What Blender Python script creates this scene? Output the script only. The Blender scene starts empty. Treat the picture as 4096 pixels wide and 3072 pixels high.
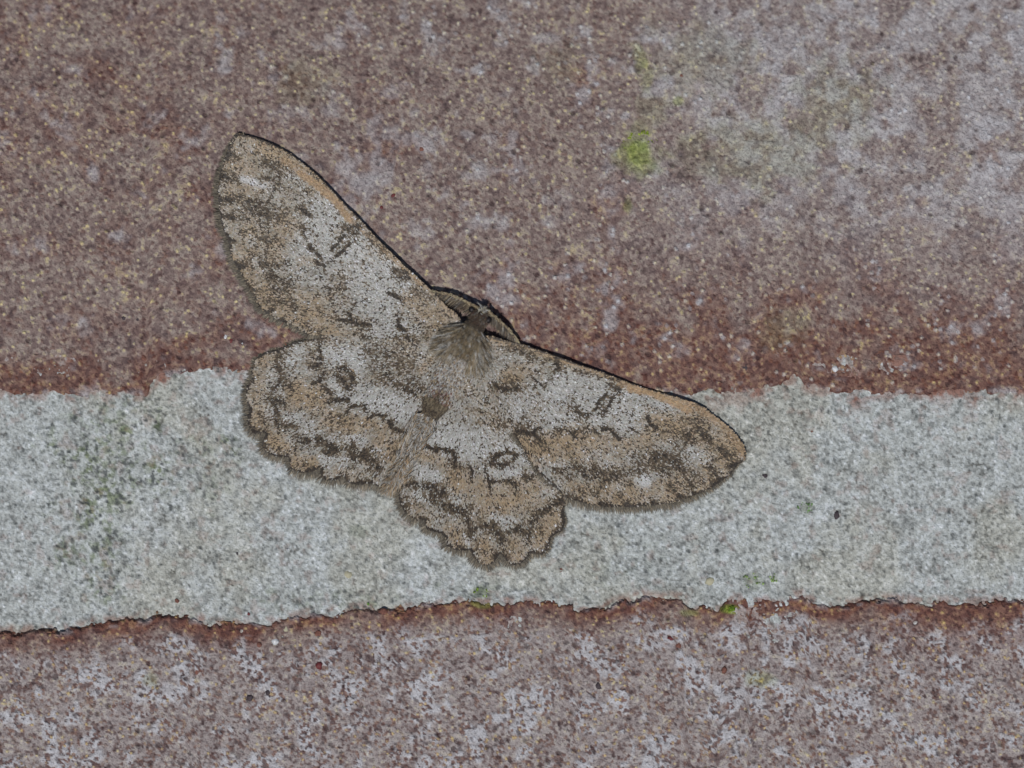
import bpy, math
import numpy as np
from math import radians, sin, cos, atan2, sqrt

# ------------------------------------------------------------------ set-up
SC = bpy.context.scene
COL = SC.collection
# One working unit U is about 0.043 mm: the wall face in view is 44 mm wide and 1024 U across.
U = 0.044 / 1024.0
FACE_Z = 0.1025                       # the brick face lies 102.5 mm (one brick) above zero
CX, CY = 512.0, 384.0
def wx(px): return (np.asarray(px, dtype=float) - CX) * U
def wy(py): return -(np.asarray(py, dtype=float) - CY) * U
def wz(z): return FACE_Z + np.asarray(z, dtype=float) * U

# ------------------------------------------------------------------ camera
DIST = 3490.0                          # in U: about 150 mm from the wall, as for a macro shot
cam_data = bpy.data.cameras.new('camera')
cam = bpy.data.objects.new('camera', cam_data); COL.objects.link(cam)
cam.location = (0, 0, float(wz(DIST)))
cam_data.sensor_width = 36.0
cam_data.lens = 36.0 / 2 / (512.0 / DIST)
cam_data.clip_start = 0.005; cam_data.clip_end = 10.0
cam_data.dof.use_dof = True
cam_data.dof.focus_distance = (DIST - 2.5) * U
cam_data.dof.aperture_fstop = (cam_data.lens / 1000.0) / 0.015   # 15 mm wide opening
SC.camera = cam

# ------------------------------------------------------------------ light
TILT = 25.0                            # sun this far off the wall's normal
SUN_AZ = (-0.22, -1.0)                 # direction towards the sun along the face
L = math.hypot(*SUN_AZ); sx, sy = SUN_AZ[0]/L, SUN_AZ[1]/L
sun_data = bpy.data.lights.new('sun', 'SUN')
sun_data.energy = 3.0; sun_data.angle = radians(0.6); sun_data.color = (1.0, 0.965, 0.93)
sun = bpy.data.objects.new('sun', sun_data); COL.objects.link(sun)
sun.location = (sx*0.2, sy*0.2, 0.6)
from mathutils import Vector
to_sun = Vector((sx*sin(radians(TILT)), sy*sin(radians(TILT)), cos(radians(TILT))))
sun.rotation_euler = to_sun.to_track_quat('Z', 'Y').to_euler()
world = bpy.data.worlds.new('World'); SC.world = world; world.use_nodes = True
wn = world.node_tree; wn.nodes.clear()
sky = wn.nodes.new('ShaderNodeTexSky'); sky.sky_type = 'NISHITA'; sky.sun_disc = False
sky.sun_elevation = radians(90 - TILT); sky.sun_rotation = atan2(sx, sy)
bg = wn.nodes.new('ShaderNodeBackground'); bg.inputs['Strength'].default_value = 0.05
wo = wn.nodes.new('ShaderNodeOutputWorld')
wn.links.new(sky.outputs[0], bg.inputs[0]); wn.links.new(bg.outputs[0], wo.inputs[0])
SC.view_settings.view_transform = 'Standard'; SC.view_settings.look = 'None'
SC.view_settings.exposure = -0.08; SC.view_settings.gamma = 1.0

# ------------------------------------------------------------------ number helpers
rng = np.random.default_rng(7)
_LAT = np.random.default_rng(1234).random((512, 512))
def vnoise(x, y, scale, seed=0):
    x = np.asarray(x)/scale + 37.7*seed + 1000; y = np.asarray(y)/scale + 91.3*seed + 1000
    xi = np.floor(x).astype(int); yi = np.floor(y).astype(int)
    fx = x - xi; fy = y - yi
    fx = fx*fx*(3-2*fx); fy = fy*fy*(3-2*fy)
    a = _LAT[xi % 512, yi % 512]; b = _LAT[(xi+1) % 512, yi % 512]
    c = _LAT[xi % 512, (yi+1) % 512]; d = _LAT[(xi+1) % 512, (yi+1) % 512]
    return (a*(1-fx)+b*fx)*(1-fy) + (c*(1-fx)+d*fx)*fy
def fbm(x, y, scale, octaves=4, seed=0, gain=0.55):
    t = 0; amp = 1; s = 0
    for k in range(octaves):
        t = t + amp*vnoise(x, y, scale/2**k, seed+11*k); s += amp; amp *= gain
    return t/s
_H = np.random.default_rng(99).random((512, 512, 4))
def voronoi(x, y, cell, seed=0):
    """nearest point of a jittered lattice: distance (in cells), two random numbers of that grain"""
    x = np.asarray(x)/cell + 53.1*seed + 2000; y = np.asarray(y)/cell + 17.9*seed + 2000
    xi = np.floor(x).astype(int); yi = np.floor(y).astype(int)
    best = np.full(x.shape, 9.0); r1 = np.zeros(x.shape); r2 = np.zeros(x.shape)
    for i in (-1, 0, 1):
        for j in (-1, 0, 1):
            h = _H[(xi+i) % 512, (yi+j) % 512]
            d = (xi+i+h[..., 0]-x)**2 + (yi+j+h[..., 1]-y)**2
            m = d < best
            best = np.where(m, d, best); r1 = np.where(m, h[..., 2], r1); r2 = np.where(m, h[..., 3], r2)
    return np.sqrt(best), r1, r2
def sstep(a, b, x):
    t = np.clip((np.asarray(x)-a)/(b-a), 0, 1); return t*t*(3-2*t)
def catmull(pts, step=1.5, closed=False):
    P = np.array(pts, float); n = len(P); out = []
    rngi = range(n if closed else n-1)
    for i in rngi:
        if closed: p0, p1, p2, p3 = P[(i-1) % n], P[i], P[(i+1) % n], P[(i+2) % n]
        else: p0, p1, p2, p3 = P[max(i-1, 0)], P[i], P[i+1], P[min(i+2, n-1)]
        k = max(1, int(np.linalg.norm(p2-p1)/step))
        t = (np.arange(k)/k)[:, None]
        m1 = (p2-p0)*0.42; m2 = (p3-p1)*0.42
        lim = np.linalg.norm(p2-p1)
        for m in (m1, m2):
            l = np.linalg.norm(m)
            if l > lim: m *= lim/l
        out.append((2*t**3-3*t**2+1)*p1 + (t**3-2*t**2+t)*m1 + (-2*t**3+3*t**2)*p2 + (t**3-t**2)*m2)
    if not closed: out.append(P[-1:])
    return np.vstack(out)
def inside(x, y, poly):
    x = np.asarray(x); y = np.asarray(y); c = np.zeros(x.shape, bool)
    n = len(poly); j = n-1
    for i in range(n):
        xi, yi = poly[i]; xj, yj = poly[j]
        if yi != yj:
            m = ((yi > y) != (yj > y)) & (x < (xj-xi)*(y-yi)/(yj-yi)+xi)
            c ^= m
        j = i
    return c
def seg_dist(x, y, pts):
    """distance to a polyline"""
    best = np.full(np.shape(x), 1e9)
    if len(pts) == 1: return np.hypot(x-pts[0][0], y-pts[0][1])
    for (ax, ay), (bx, by) in zip(pts[:-1], pts[1:]):
        dx, dy = bx-ax, by-ay; l2 = dx*dx+dy*dy+1e-12
        t = np.clip(((x-ax)*dx+(y-ay)*dy)/l2, 0, 1)
        best = np.minimum(best, np.hypot(x-ax-t*dx, y-ay-t*dy))
    return best
def nearest_on(x, y, poly):
    P = np.asarray(poly); out = np.zeros((len(x), 2)); best = np.full(len(x), 1e9)
    for i in range(len(P)):
        a, b = P[i-1], P[i]; d = b-a; l2 = d@d+1e-12
        t = np.clip(((x-a[0])*d[0]+(y-a[1])*d[1])/l2, 0, 1)
        qx = a[0]+t*d[0]; qy = a[1]+t*d[1]; dd = np.hypot(x-qx, y-qy); m = dd < best
        best = np.where(m, dd, best); out[m, 0] = qx[m]; out[m, 1] = qy[m]
    return out

# ------------------------------------------------------------------ mesh helpers
def mesh_object(name, V, F, mat, parent, face_col=None, attrs=None, smooth=False, origin=(0, 0, 0), kind=None):
    """V: (n,3) metres in the world; F: (m,3) or (m,4) indices, or a list of such arrays; becomes a child of parent."""
    Fs = F if isinstance(F, list) else [F]
    loops = np.concatenate([f.ravel() for f in Fs]).astype(np.int32)
    tot = np.concatenate([np.full(len(f), f.shape[1], np.int32) for f in Fs])
    start = np.concatenate([[0], np.cumsum(tot)[:-1]]).astype(np.int32)
    me = bpy.data.meshes.new(name)
    me.vertices.add(len(V)); me.loops.add(len(loops)); me.polygons.add(len(tot))
    me.vertices.foreach_set('co', (np.asarray(V)-np.asarray(origin)).astype(np.float32).ravel())
    me.loops.foreach_set('vertex_index', loops)
    me.polygons.foreach_set('loop_start', start)
    me.polygons.foreach_set('loop_total', tot)
    me.polygons.foreach_set('use_smooth', np.full(len(tot), smooth))
    if face_col is not None:
        a = me.attributes.new('pigment', 'FLOAT_COLOR', 'FACE')
        c = np.ones((len(tot), 4), np.float32); c[:, :3] = face_col
        a.data.foreach_set('color', c.ravel())
    for k, v in (attrs or {}).items():
        a = me.attributes.new(k, 'FLOAT', 'POINT'); a.data.foreach_set('value', np.asarray(v, np.float32))
    me.update(calc_edges=True); me.validate()
    me.materials.append(mat)
    o = bpy.data.objects.new(name, me); COL.objects.link(o)
    if parent is not None: o.parent = parent
    if kind: o['kind'] = kind
    return o
def W(P):
    """(n,3) in U -> metres"""
    P = np.asarray(P, float); return np.stack([wx(P[:, 0]), wy(P[:, 1]), wz(P[:, 2])], 1)
def thing(name, label, cat, at):
    o = bpy.data.objects.new(name, None); COL.objects.link(o)
    o.location = at; o.empty_display_size = 0.002
    o['label'] = label; o['category'] = cat
    return o
def lin(r, g, b):
    f = lambda c: (c/255/12.92) if c/255 <= 0.04045 else ((c/255+0.055)/1.055)**2.4
    return np.array([f(r), f(g), f(b)])

# ------------------------------------------------------------------ materials
def new_mat(name, rough=0.7, spec=0.3):
    m = bpy.data.materials.new(name); m.use_nodes = True
    nt = m.node_tree; b = nt.nodes['Principled BSDF']
    b.inputs['Roughness'].default_value = rough
    b.inputs['Specular IOR Level'].default_value = spec
    return m, nt, b
def pigment_mat(name, rough, spec, var=0.25, noise_u=1.2, sheen=0.0):
    """colour of each scale or hair from its own pigment, with fine mottling"""
    m, nt, b = new_mat(name, rough, spec)
    at = nt.nodes.new('ShaderNodeAttribute'); at.attribute_name = 'pigment'
    tc = nt.nodes.new('ShaderNodeTexCoord')
    nz = nt.nodes.new('ShaderNodeTexNoise'); nz.inputs['Scale'].default_value = 1/(noise_u*U); nz.inputs['Detail'].default_value = 2
    nt.links.new(tc.outputs['Object'], nz.inputs['Vector'])
    mr = nt.nodes.new('ShaderNodeMapRange'); mr.inputs['From Min'].default_value = 0.3; mr.inputs['From Max'].default_value = 0.7
    mr.inputs['To Min'].default_value = 1-var; mr.inputs['To Max'].default_value = 1+var
    nt.links.new(nz.outputs['Fac'], mr.inputs['Value'])
    mx = nt.nodes.new('ShaderNodeMix'); mx.data_type = 'RGBA'; mx.blend_type = 'MULTIPLY'; mx.inputs['Factor'].default_value = 1
    nt.links.new(at.outputs['Color'], mx.inputs['A']); nt.links.new(mr.outputs['Result'], mx.inputs['B'])
    nt.links.new(mx.outputs['Result'], b.inputs['Base Color'])
    return m
def ramp(nt, fac, stops):
    r = nt.nodes.new('ShaderNodeValToRGB'); e = r.color_ramp.elements
    while len(e) < len(stops): e.new(0.5)
    for el, (p, c) in zip(e, stops):
        el.position = p; el.color = (*c, 1)
    nt.links.new(fac, r.inputs['Fac']); return r.outputs['Color']
def mixc(nt, fac, a, b, blend='MIX'):
    m = nt.nodes.new('ShaderNodeMix'); m.data_type = 'RGBA'; m.blend_type = blend
    if isinstance(fac, (int, float)): m.inputs['Factor'].default_value = fac
    else: nt.links.new(fac, m.inputs['Factor'])
    for s, v in (('A', a), ('B', b)):
        if hasattr(v, 'links'): nt.links.new(v, m.inputs[s])
        else: m.inputs[s].default_value = (*v, 1)
    return m.outputs['Result']
def attr(nt, name):
    a = nt.nodes.new('ShaderNodeAttribute'); a.attribute_name = name; return a.outputs['Fac']
def fine_noise(nt, size_u, detail=2.0):
    tc = nt.nodes.new('ShaderNodeTexCoord'); nz = nt.nodes.new('ShaderNodeTexNoise')
    nz.inputs['Scale'].default_value = 1/(size_u*U); nz.inputs['Detail'].default_value = detail
    nt.links.new(tc.outputs['Object'], nz.inputs['Vector']); return nz.outputs['Fac']
def bump(nt, b, fac, strength, dist_u):
    n = nt.nodes.new('ShaderNodeBump'); n.inputs['Strength'].default_value = strength; n.inputs['Distance'].default_value = dist_u*U
    nt.links.new(fac, n.inputs['Height']); nt.links.new(n.outputs['Normal'], b.inputs['Normal'])

def brick_material():
    m, nt, b = new_mat('weathered_brick', 0.85, 0.25)
    g = attr(nt, 'grain')
    grey = ramp(nt, g, [(0.0, lin(68, 58, 60)), (0.18, lin(106, 90, 88)), (0.42, lin(132, 116, 110)), (0.62, lin(152, 140, 132)), (0.78, lin(176, 163, 133)), (1.0, lin(216, 202, 152))])
    red = ramp(nt, g, [(0.0, lin(60, 38, 38)), (0.30, lin(98, 64, 57)), (0.55, lin(121, 84, 70)), (0.74, lin(150, 119, 90)), (0.90, lin(184, 156, 100)), (1.0, lin(212, 188, 136))])
    lime = ramp(nt, g, [(0.0, lin(128, 122, 128)), (0.3, lin(168, 166, 168)), (1.0, lin(200, 202, 208))])
    moss = ramp(nt, g, [(0.0, lin(74, 86, 26)), (0.5, lin(122, 138, 52)), (1.0, lin(166, 176, 84))])
    c = mixc(nt, attr(nt, 'red'), grey, red)
    c = mixc(nt, attr(nt, 'lime'), c, lime)
    c = mixc(nt, attr(nt, 'moss'), c, moss)
    c = mixc(nt, attr(nt, 'dark'), c, lin(62, 46, 48))
    n = fine_noise(nt, 1.6, 3.0)
    v = ramp(nt, n, [(0.30, (0.50, 0.48, 0.48)), (0.50, (0.98, 0.98, 0.98)), (0.72, (1.0, 1.0, 1.0))])
    c = mixc(nt, 1.0, c, v, 'MULTIPLY')
    nt.links.new(c, b.inputs['Base Color'])
    bump(nt, b, n, 0.5, 0.8)
    return m
def mortar_material():
    m, nt, b = new_mat('pale_mortar', 0.9, 0.2)
    g = attr(nt, 'grain')
    base = ramp(nt, g, [(0.0, lin(104, 106, 102)), (0.14, lin(146, 149, 147)), (0.5, lin(178, 183, 181)), (0.85, lin(198, 204, 206)), (1.0, lin(222, 226, 228))])
    warm = mixc(nt, 1.0, base, lin(250, 246, 238), 'MULTIPLY')
    c = mixc(nt, attr(nt, 'warm'), base, warm)
    c = mixc(nt, attr(nt, 'moss'), c, ramp(nt, g, [(0.0, lin(78, 86, 70)), (0.5, lin(118, 128, 104)), (1.0, lin(150, 158, 126))]))
    c = mixc(nt, attr(nt, 'red'), c, lin(140, 104, 92))
    c = mixc(nt, attr(nt, 'dark'), c, lin(78, 82, 82))
    n = fine_noise(nt, 1.5, 3.0)
    v = ramp(nt, n, [(0.30, (0.50, 0.52, 0.53)), (0.48, (0.98, 0.98, 0.98)), (0.8, (1, 1, 1))])
    c = mixc(nt, 1.0, c, v, 'MULTIPLY')
    nt.links.new(c, b.inputs['Base Color'])
    bump(nt, b, n, 0.5, 0.8)
    return m
def plain_mat(name, col, rough=0.6, spec=0.4, var=0.3, size_u=1.5):
    m, nt, b = new_mat(name, rough, spec)
    n = fine_noise(nt, size_u)
    c = ramp(nt, n, [(0.3, tuple(np.clip(np.array(col)*(1-var), 0, 1))), (0.7, tuple(np.clip(np.array(col)*(1+var), 0, 1)))])
    nt.links.new(c, b.inputs['Base Color']); return m
M_BRICK = brick_material(); M_MORTAR = mortar_material()

def lean(y): return 24*sstep(250, -140, y)      # the upper brick's face leans away towards the top
# ------------------------------------------------------------------ the wall: two bricks and the bed joint between them
UPPER_EDGE = [(-2600, 392), (-300, 396), (0, 394), (72, 396.5), (92.6, 395.8), (131.5, 396), (146, 397), (151, 387), (160.4, 379.6), (183, 374.1), (201, 371.4), (241.8, 373.2), (330, 378), (450, 384), (560, 390), (640, 394), (685, 396.3), (710, 394), (737, 397.5), (762, 391.8), (765, 387.3), (782, 388.4), (794, 379.5), (798, 380), (804, 387.3), (816, 390.7), (826, 394), (854.7, 396.3), (888.6, 395.2), (1024, 393), (1400, 397), (2600, 392)]
LOWER_EDGE = [(-2600, 612), (-300, 618), (0, 630), (40, 628), (71.5, 627), (86, 624), (101, 620.5), (118.5, 619), (140.5, 616.9), (152.3, 614.6), (184.6, 613.5), (190.5, 618.3), (211, 622), (231.6, 622.7), (253.7, 622), (275.7, 619.8), (293.3, 616.1), (308, 612.4), (334.5, 610.2), (356.5, 605.1), (371, 607), (380, 607), (395, 605), (435, 604), (454, 599.5), (532, 600), (550, 599.2), (571.5, 601.5), (580.7, 606.1), (600.7, 606.9), (611.5, 602.3), (633, 596), (642, 592.3), (654.5, 596.1), (682, 596.1), (688.3, 603.8), (719, 607.6), (725.2, 599.2), (732.9, 596.1), (746.7, 596.9), (749.8, 606.1), (756, 599.2), (780.6, 597.6), (789.8, 593), (803.6, 593.8), (815.9, 601.5), (834.4, 603), (857.4, 602.3), (874.3, 597.6), (890, 597.6), (960, 601), (1024, 598), (1400, 604), (2600, 600)]
def edge(pts, x):
    p = np.array(pts); return np.interp(x, p[:, 0], p[:, 1])
SP = 1.35
def growing(a, b, far_a, far_b, s=SP):
    """dense between a and b, then wider and wider steps out to far_a and far_b"""
    mid = np.arange(a, b+s/2, s)
    def out(d):
        r = []; t = 0; st = s
        while t < d:
            st *= 1.22; t += st; r.append(min(t, d))
        return np.array(r)
    lo = out(a-far_a) if far_a < a else np.zeros(0); hi = out(far_b-mid[-1]) if far_b > mid[-1] else np.zeros(0)
    return np.concatenate([(a-lo)[::-1], mid, mid[-1]+hi])
def grid_faces(ny, nx):
    i = np.arange((ny-1)*nx).reshape(ny-1, nx)[:, :-1]
    return np.stack([i, i+1, i+1+nx, i+nx], -1).reshape(-1, 4)
XS = growing(-30, 1054, -2500, 2500)
def blob(x, y, spots, seed=0):
    m = np.zeros(np.shape(x)); wob = fbm(x, y, 14, 3, 50+seed)-0.5
    for (cx, cy, rx, ry, a) in spots:
        d = np.hypot((x-cx)/rx, (y-cy)/ry)
        m = np.maximum(m, a*sstep(1.25, 0.45, d+wob*1.6))
    return m
def closed_box(V, F, ny, nx, depth):
    """adds the four sides and the back, so that the piece is solid"""
    n = len(V)
    top = np.arange(nx); bot = (ny-1)*nx+np.arange(nx)
    left = np.arange(ny)*nx; right = left+nx-1
    ring = np.concatenate([top, right[1:], bot[::-1][1:], left[::-1][1:-1]])
    B = V[ring].copy(); B[:, 2] = -depth
    k = np.arange(len(ring)); k2 = (k+1) % len(ring)
    side = np.stack([ring[k], n+k, n+k2, ring[k2]], -1)
    c = B.mean(0, keepdims=True); ci = n+len(ring)
    back = np.stack([n+k2, n+k, np.full(len(ring), ci)], -1)
    return np.vstack([V, B, c]), [F, side, back]
def grain_fields(X, Y, seed, cell, big):
    d1, a1, b1 = voronoi(X, Y, cell, seed)
    d2, a2, b2 = voronoi(X, Y, cell*1.9, seed+3)
    d3, a3, b3 = voronoi(X, Y, big, seed+6)
    a1 = 0.5+(a1-0.5)*0.8
    g = 0.14+0.58*a1 + 0.34*(fbm(X, Y, 7, 3, seed+21)-0.5)+0.25*(fbm(X, Y, 22, 3, seed+24)-0.5)
    spot = (a2 > 0.60)*sstep(0.40, 0.16, d2)*(0.45+0.55*b2)               # pale sand grains
    g = g*(1-spot*0.9)+spot*0.9*(0.72+0.28*b2)
    dark = (a3 > 0.84)*sstep(0.30, 0.12, d3+0.25*(fbm(X, Y, 5, 2, seed+40)-0.5))*(0.3+0.7*b3)
    h = 1.3*(b1-0.5)*sstep(0.75, 0.2, d1)+0.9*spot+0.9*np.sqrt(np.clip(1-d1**2, 0, 1)) - 1.2*dark*(b3 > 0.5)
    return np.clip(g, 0, 1), h, dark, b2*(a2 > 0.3)*sstep(0.5, 0.3, d2), b1

wall = thing('brick_wall', 'weathered red brick wall with a pale grey mortar joint between two courses', 'wall', (0, 0, 0))

def build_brick(upper):
    if upper:
        T = growing(-14, 440, -14, 1512)        # distance above the joint edge
    else:
        T = growing(-14, 215, -14, 1512)
    e = edge(UPPER_EDGE if upper else LOWER_EDGE, XS)
    e = e + (fbm(XS, XS*0+(3 if upper else 9), 14, 3, 5)-0.5)*5
    sgn = -1 if upper else 1
    Y = e[None, :]+sgn*T[:, None]; X = np.broadcast_to(XS[None, :], Y.shape).copy(); TT = np.broadcast_to(T[:, None], Y.shape)
    far = sstep(60, 400, np.maximum(np.abs(X-512)-512, np.abs(Y-384)-384))
    g, h, dark, spk, bb = grain_fields(X, Y, 1 if upper else 2, 3.3 if upper else 3.0, 11)
    low = fbm(X, Y, 120, 4, 31)-0.5
    z = h*1.1*(1-far)+low*7*(1-far) + 2.2*(fbm(X, Y, 16, 3, 77)-0.5)
    if upper: z -= lean(Y)
    edge_n = (fbm(X, Y, 11, 4, 41)-0.5)*13+(bb-0.5)*3
    z -= 22*sstep(6, -11, TT+edge_n)
    z += 0.8*sstep(26, 6, TT)*sstep(-3, 5, TT)  # arris stands slightly proud
    n1 = fbm(X, Y, 60, 4, 12); n2 = fbm(X, Y, 26, 4, 15); n3 = fbm(X, Y, 11, 3, 19)
    if upper:
        red = sstep(0.0, 1.0, 1.25-TT/(46+80*sstep(330, 640, X)+24*n1)+(n2-0.5)*2.4)
        red = np.maximum(red, 0.75*sstep(0.54, 0.70, n1*0.6+n2*0.4+0.05*sstep(420, 60, X)+0.035*sstep(500, 900, X)*sstep(60, 300, Y)))
        red = np.maximum(red, 0.45*sstep(480, 90, X)*sstep(0.35, 0.6, n2))
        red *= 0.50+0.55*n3
        red = np.clip(red+0.35*(bb > 0.88)*(g < 0.6), 0, 1)
        lime = 0.8*(spk > 0.75)*sstep(0.35, 0.6, n2)*sstep(200, 700, X+0.4*(400-Y))*0.6+0.6*sstep(0.56, 0.78, n2*0.65+n3*0.35+0.10*sstep(520, 860, X)*sstep(300, 40, Y)+0.03*sstep(380, 200, np.abs(X-520)))
        lime = np.maximum(lime, blob(X, Y, [(734, 42, 12, 9, .8), (741, 56, 6, 9, .75), (720, 122, 17, 8, .7), (707, 112, 5, 9, .6), (766, 67, 7, 7, .7), (666, 80, 9, 10, .65), (655, 93, 14, 6, .55), (808, 159, 14, 8, .6), (858, 209, 9, 10, .6), (625, 116, 6, 5, .6), (545, 36, 12, 5, .4), (330, 110, 10, 8, .35), (800, 80, 26, 5, .45), (280, 560, 1, 1, 0)]))
        lime = np.maximum(lime, (0.18+0.60*sstep(0.38, 0.60, n2*0.5+n3*0.5))*sstep(560, 760, X+0.25*(Y-150))*sstep(340, 150, Y+0.15*(900-X))*(0.4+n1))
        lime = np.maximum(lime, 0.45*sstep(0.50, 0.64, n2*0.6+n3*0.4)*sstep(230, 330, X)*sstep(620, 520, X)*sstep(40, 120, Y)*sstep(300, 220, Y))
        moss = blob(X, Y, [(641, 154, 22, 24, .45), (641, 154, 15, 17, .72), (640, 130, 10, 16, .22), (640, 55, 7, 18, .34), (645, 63, 5, 6, .45), (679, 101, 5, 5, .45), (629, 203, 5, 9, .35), (652, 112, 18, 22, .14), (648, 80, 8, 14, .25), (300, 80, 30, 24, .10), (760, 150, 80, 40, .16), (830, 100, 50, 40, .15), (700, 60, 60, 40, .12), (560, 60, 24, 20, .08), (780, 330, 25, 20, .10)], 3)
        moss *= 0.7+0.6*n3
    else:
        red = sstep(0.0, 1.0, 1.2-TT/(15+26*n1)+(n2-0.5)*2.2)
        red = np.maximum(red, 0.65*sstep(0.52, 0.70, n2*0.45+n3*0.55))
        red = np.maximum(red, (0.35+0.55*n2)*((spk > 0.74)|(bb > 0.84))*(n3 > 0.38))
        red = np.maximum(red, sstep(860, 895, X+8*n2)*sstep(80, 20, TT)*.85)
        lime = (0.32+0.68*sstep(0.50, 0.60, n1*0.15+n2*0.40+n3*0.45))*sstep(14, 38, TT+(n2-0.5)*34)
        lime = np.maximum(lime, blob(X, Y, [(178, 645, 22, 9, .95), (202, 655, 12, 6, .9), (180, 671, 9, 8, .95), (158, 691, 30, 9, .9), (95, 668, 22, 7, .6), (672, 636, 30, 8, .95), (655, 646, 20, 6, .9), (592, 651, 10, 10, .9), (735, 645, 16, 9, .9), (790, 625, 24, 12, .85), (800, 650, 26, 8, .8), (565, 660, 12, 6, .7), (850, 655, 24, 12, .6), (440, 640, 16, 8, .6), (445, 676, 18, 10, .65), (330, 640, 14, 8, .5)], 8))
        lime *= 1-0.9*np.clip((g < 0.26)*1.0+(spk > 0.70)+(bb > 0.84), 0, 1)
        moss = blob(X, Y, [(729.8, 609, 7, 4, .85), (690, 613, 10, 4, .4), (372.7, 606, 6, 4, .6), (760, 680, 18, 10, .3), (480, 604, 14, 4, .45), (150, 680, 8, 8, .25)], 5)
    lime = np.maximum(lime, 0.8*sstep(0.50, 0.64, n2*0.5+n3*0.5)*sstep(12, 1, TT+(n3-0.5)*12))
    z += 1.0*lime*(0.5+n3)
    z = np.where(far > 0, z*(1-far)-2*far, z)
    V = np.stack([X, Y, z], -1).reshape(-1, 3)
    F = grid_faces(len(T), len(XS))
    if upper: F = F[:, ::-1]
    nV = len(V)
    V, Fs = closed_box(V, F, len(T), len(XS), FACE_Z/U)
    ex = len(V)-nV
    pad = lambda a: np.concatenate([a.ravel(), np.full(ex, float(a.ravel().mean()))])
    o = mesh_object('brick', W(V), Fs, M_BRICK, wall, attrs=dict(grain=pad(g), red=pad(red), lime=pad(np.clip(lime, 0, 1)), moss=pad(np.clip(moss, 0, 1)), dark=pad(np.clip(dark+(0 if upper else 0.9*(bb < 0.05)*(n3 > .4)), 0, 1)*0.75)))
    return o
upper_brick = build_brick(True); lower_brick = build_brick(False)
upper_brick['label'] = 'mauve grey brick of the upper course'
lower_brick['label'] = 'brick of the lower course blotched with white film'

def build_mortar():
    YS = growing(355, 645, 355, 645)
    X, Y = np.meshgrid(XS, YS)
    far = sstep(60, 400, np.abs(X-512)-512)
    g, h, dark, spk, bb = grain_fields(X, Y, 4, 2.5, 8)
    n1 = fbm(X, Y, 70, 4, 61); n2 = fbm(X, Y, 24, 4, 62); n3 = fbm(X, Y, 10, 3, 63)
    g = np.clip(0.46+(g-0.45)*1.25+0.08*(n3-0.5)+0.14*(n2-0.5), 0, 1)
    d6, a6, b6 = voronoi(X, Y, 11, 15); g = np.clip(g+0.28*(a6-0.5)*sstep(0.55, 0.40, d6)*(b6 > 0.45), 0, 1)
    d4, a4, b4 = voronoi(X, Y, 8.5, 9); d5, a5, b5 = voronoi(X, Y, 14, 12)
    dk = np.maximum((a4 > 0.55)*sstep(0.26, 0.12, d4)*(0.35+0.65*b4), (a5 > 0.72)*sstep(0.17, 0.09, d5))
    dirty = (0.35+1.5*fbm(X, Y, 20, 4, 64)**1.5)*blob(X, Y, [(105, 470, 60, 55, 1), (95, 540, 40, 60, .9), (190, 470, 45, 40, .55), (230, 446, 12, 12, .9), (130, 410, 50, 16, .6), (640, 560, 60, 40, .25), (330, 600, 90, 14, .45), (480, 588, 40, 8, .5)], 4)
    pit = (fbm(X, Y, 6, 3, 71)-0.62)*3*np.clip(dirty, 0, 1)
    moss = np.clip(sstep(0.52, 0.70, fbm(X, Y, 4.5, 3, 71)+0.05*dirty)*dirty*0.75+0.10*dirty+blob(X, Y, [(756, 580, 14, 9, .5), (774, 578, 6, 5, .45), (807, 508, 10, 7, .5), (372, 604, 6, 4, .6), (480, 594, 10, 6, .55), (729, 604, 8, 4, .5), (360, 532, 10, 6, .3), (212, 497, 8, 5, .25)], 2), 0, 1)
    dk = np.clip(dk*(0.6+0.5*dirty)+0.8*sstep(0.60, 0.72, fbm(X, Y, 4, 3, 74))*(0.6+0.6*dirty), 0, 1)*0.9
    redm = 0.55*sstep(0.45, 0.62, n3)*np.maximum(sstep(9, 1, Y-edge(UPPER_EDGE, X)), sstep(8, 0, edge(LOWER_EDGE, X)-Y))+0.4*sstep(0.58, 0.7, n2)*sstep(24, 4, Y-edge(UPPER_EDGE, X))*sstep(0, 10, X)+0.25*sstep(0.62, 0.74, fbm(X, Y, 9, 3, 81))
    z = -1.8+h*0.55+(n1-0.5)*3.5+(n2-0.5)*3.0+(n3-0.5)*1.2 - np.clip(pit, 0, 2) - 0.7*dk
    # tooled slightly hollow, with ragged lips at both bricks
    t = (Y-edge(UPPER_EDGE, X))/(edge(LOWER_EDGE, X)-edge(UPPER_EDGE, X))
    z += 2.2*sstep(0.93, 1.0, t)*n2*(n1 > 0); z -= 3.4*sstep(0.84, 1.02, t)*sstep(0.46, 0.64, n1*0.5+n2*0.5+0.05*sstep(250, 130, X)) ; z += 1.6*sstep(0.10, 0.0, t)*(n2)
    z = z*(1-far)-3*far
    V = np.stack([X, Y, z], -1).reshape(-1, 3); nV = len(V)
    V, Fs = closed_box(V, grid_faces(len(YS), len(XS))[:, ::-1], len(YS), len(XS), FACE_Z/U-60)
    Fs = [f[:, ::-1] for f in Fs]
    Fs[0] = Fs[0][:, ::-1][:, ::-1]
    ex = len(V)-nV
    pad = lambda a: np.concatenate([a.ravel(), np.full(ex, float(a.ravel().mean()))])
    return mesh_object('mortar_joint', W(V), Fs, M_MORTAR, wall, attrs=dict(grain=pad(g), warm=pad(sstep(0.42, 0.62, n1)), moss=pad(moss), red=pad(redm), dark=pad(dk)))
mortar = build_mortar()

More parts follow.
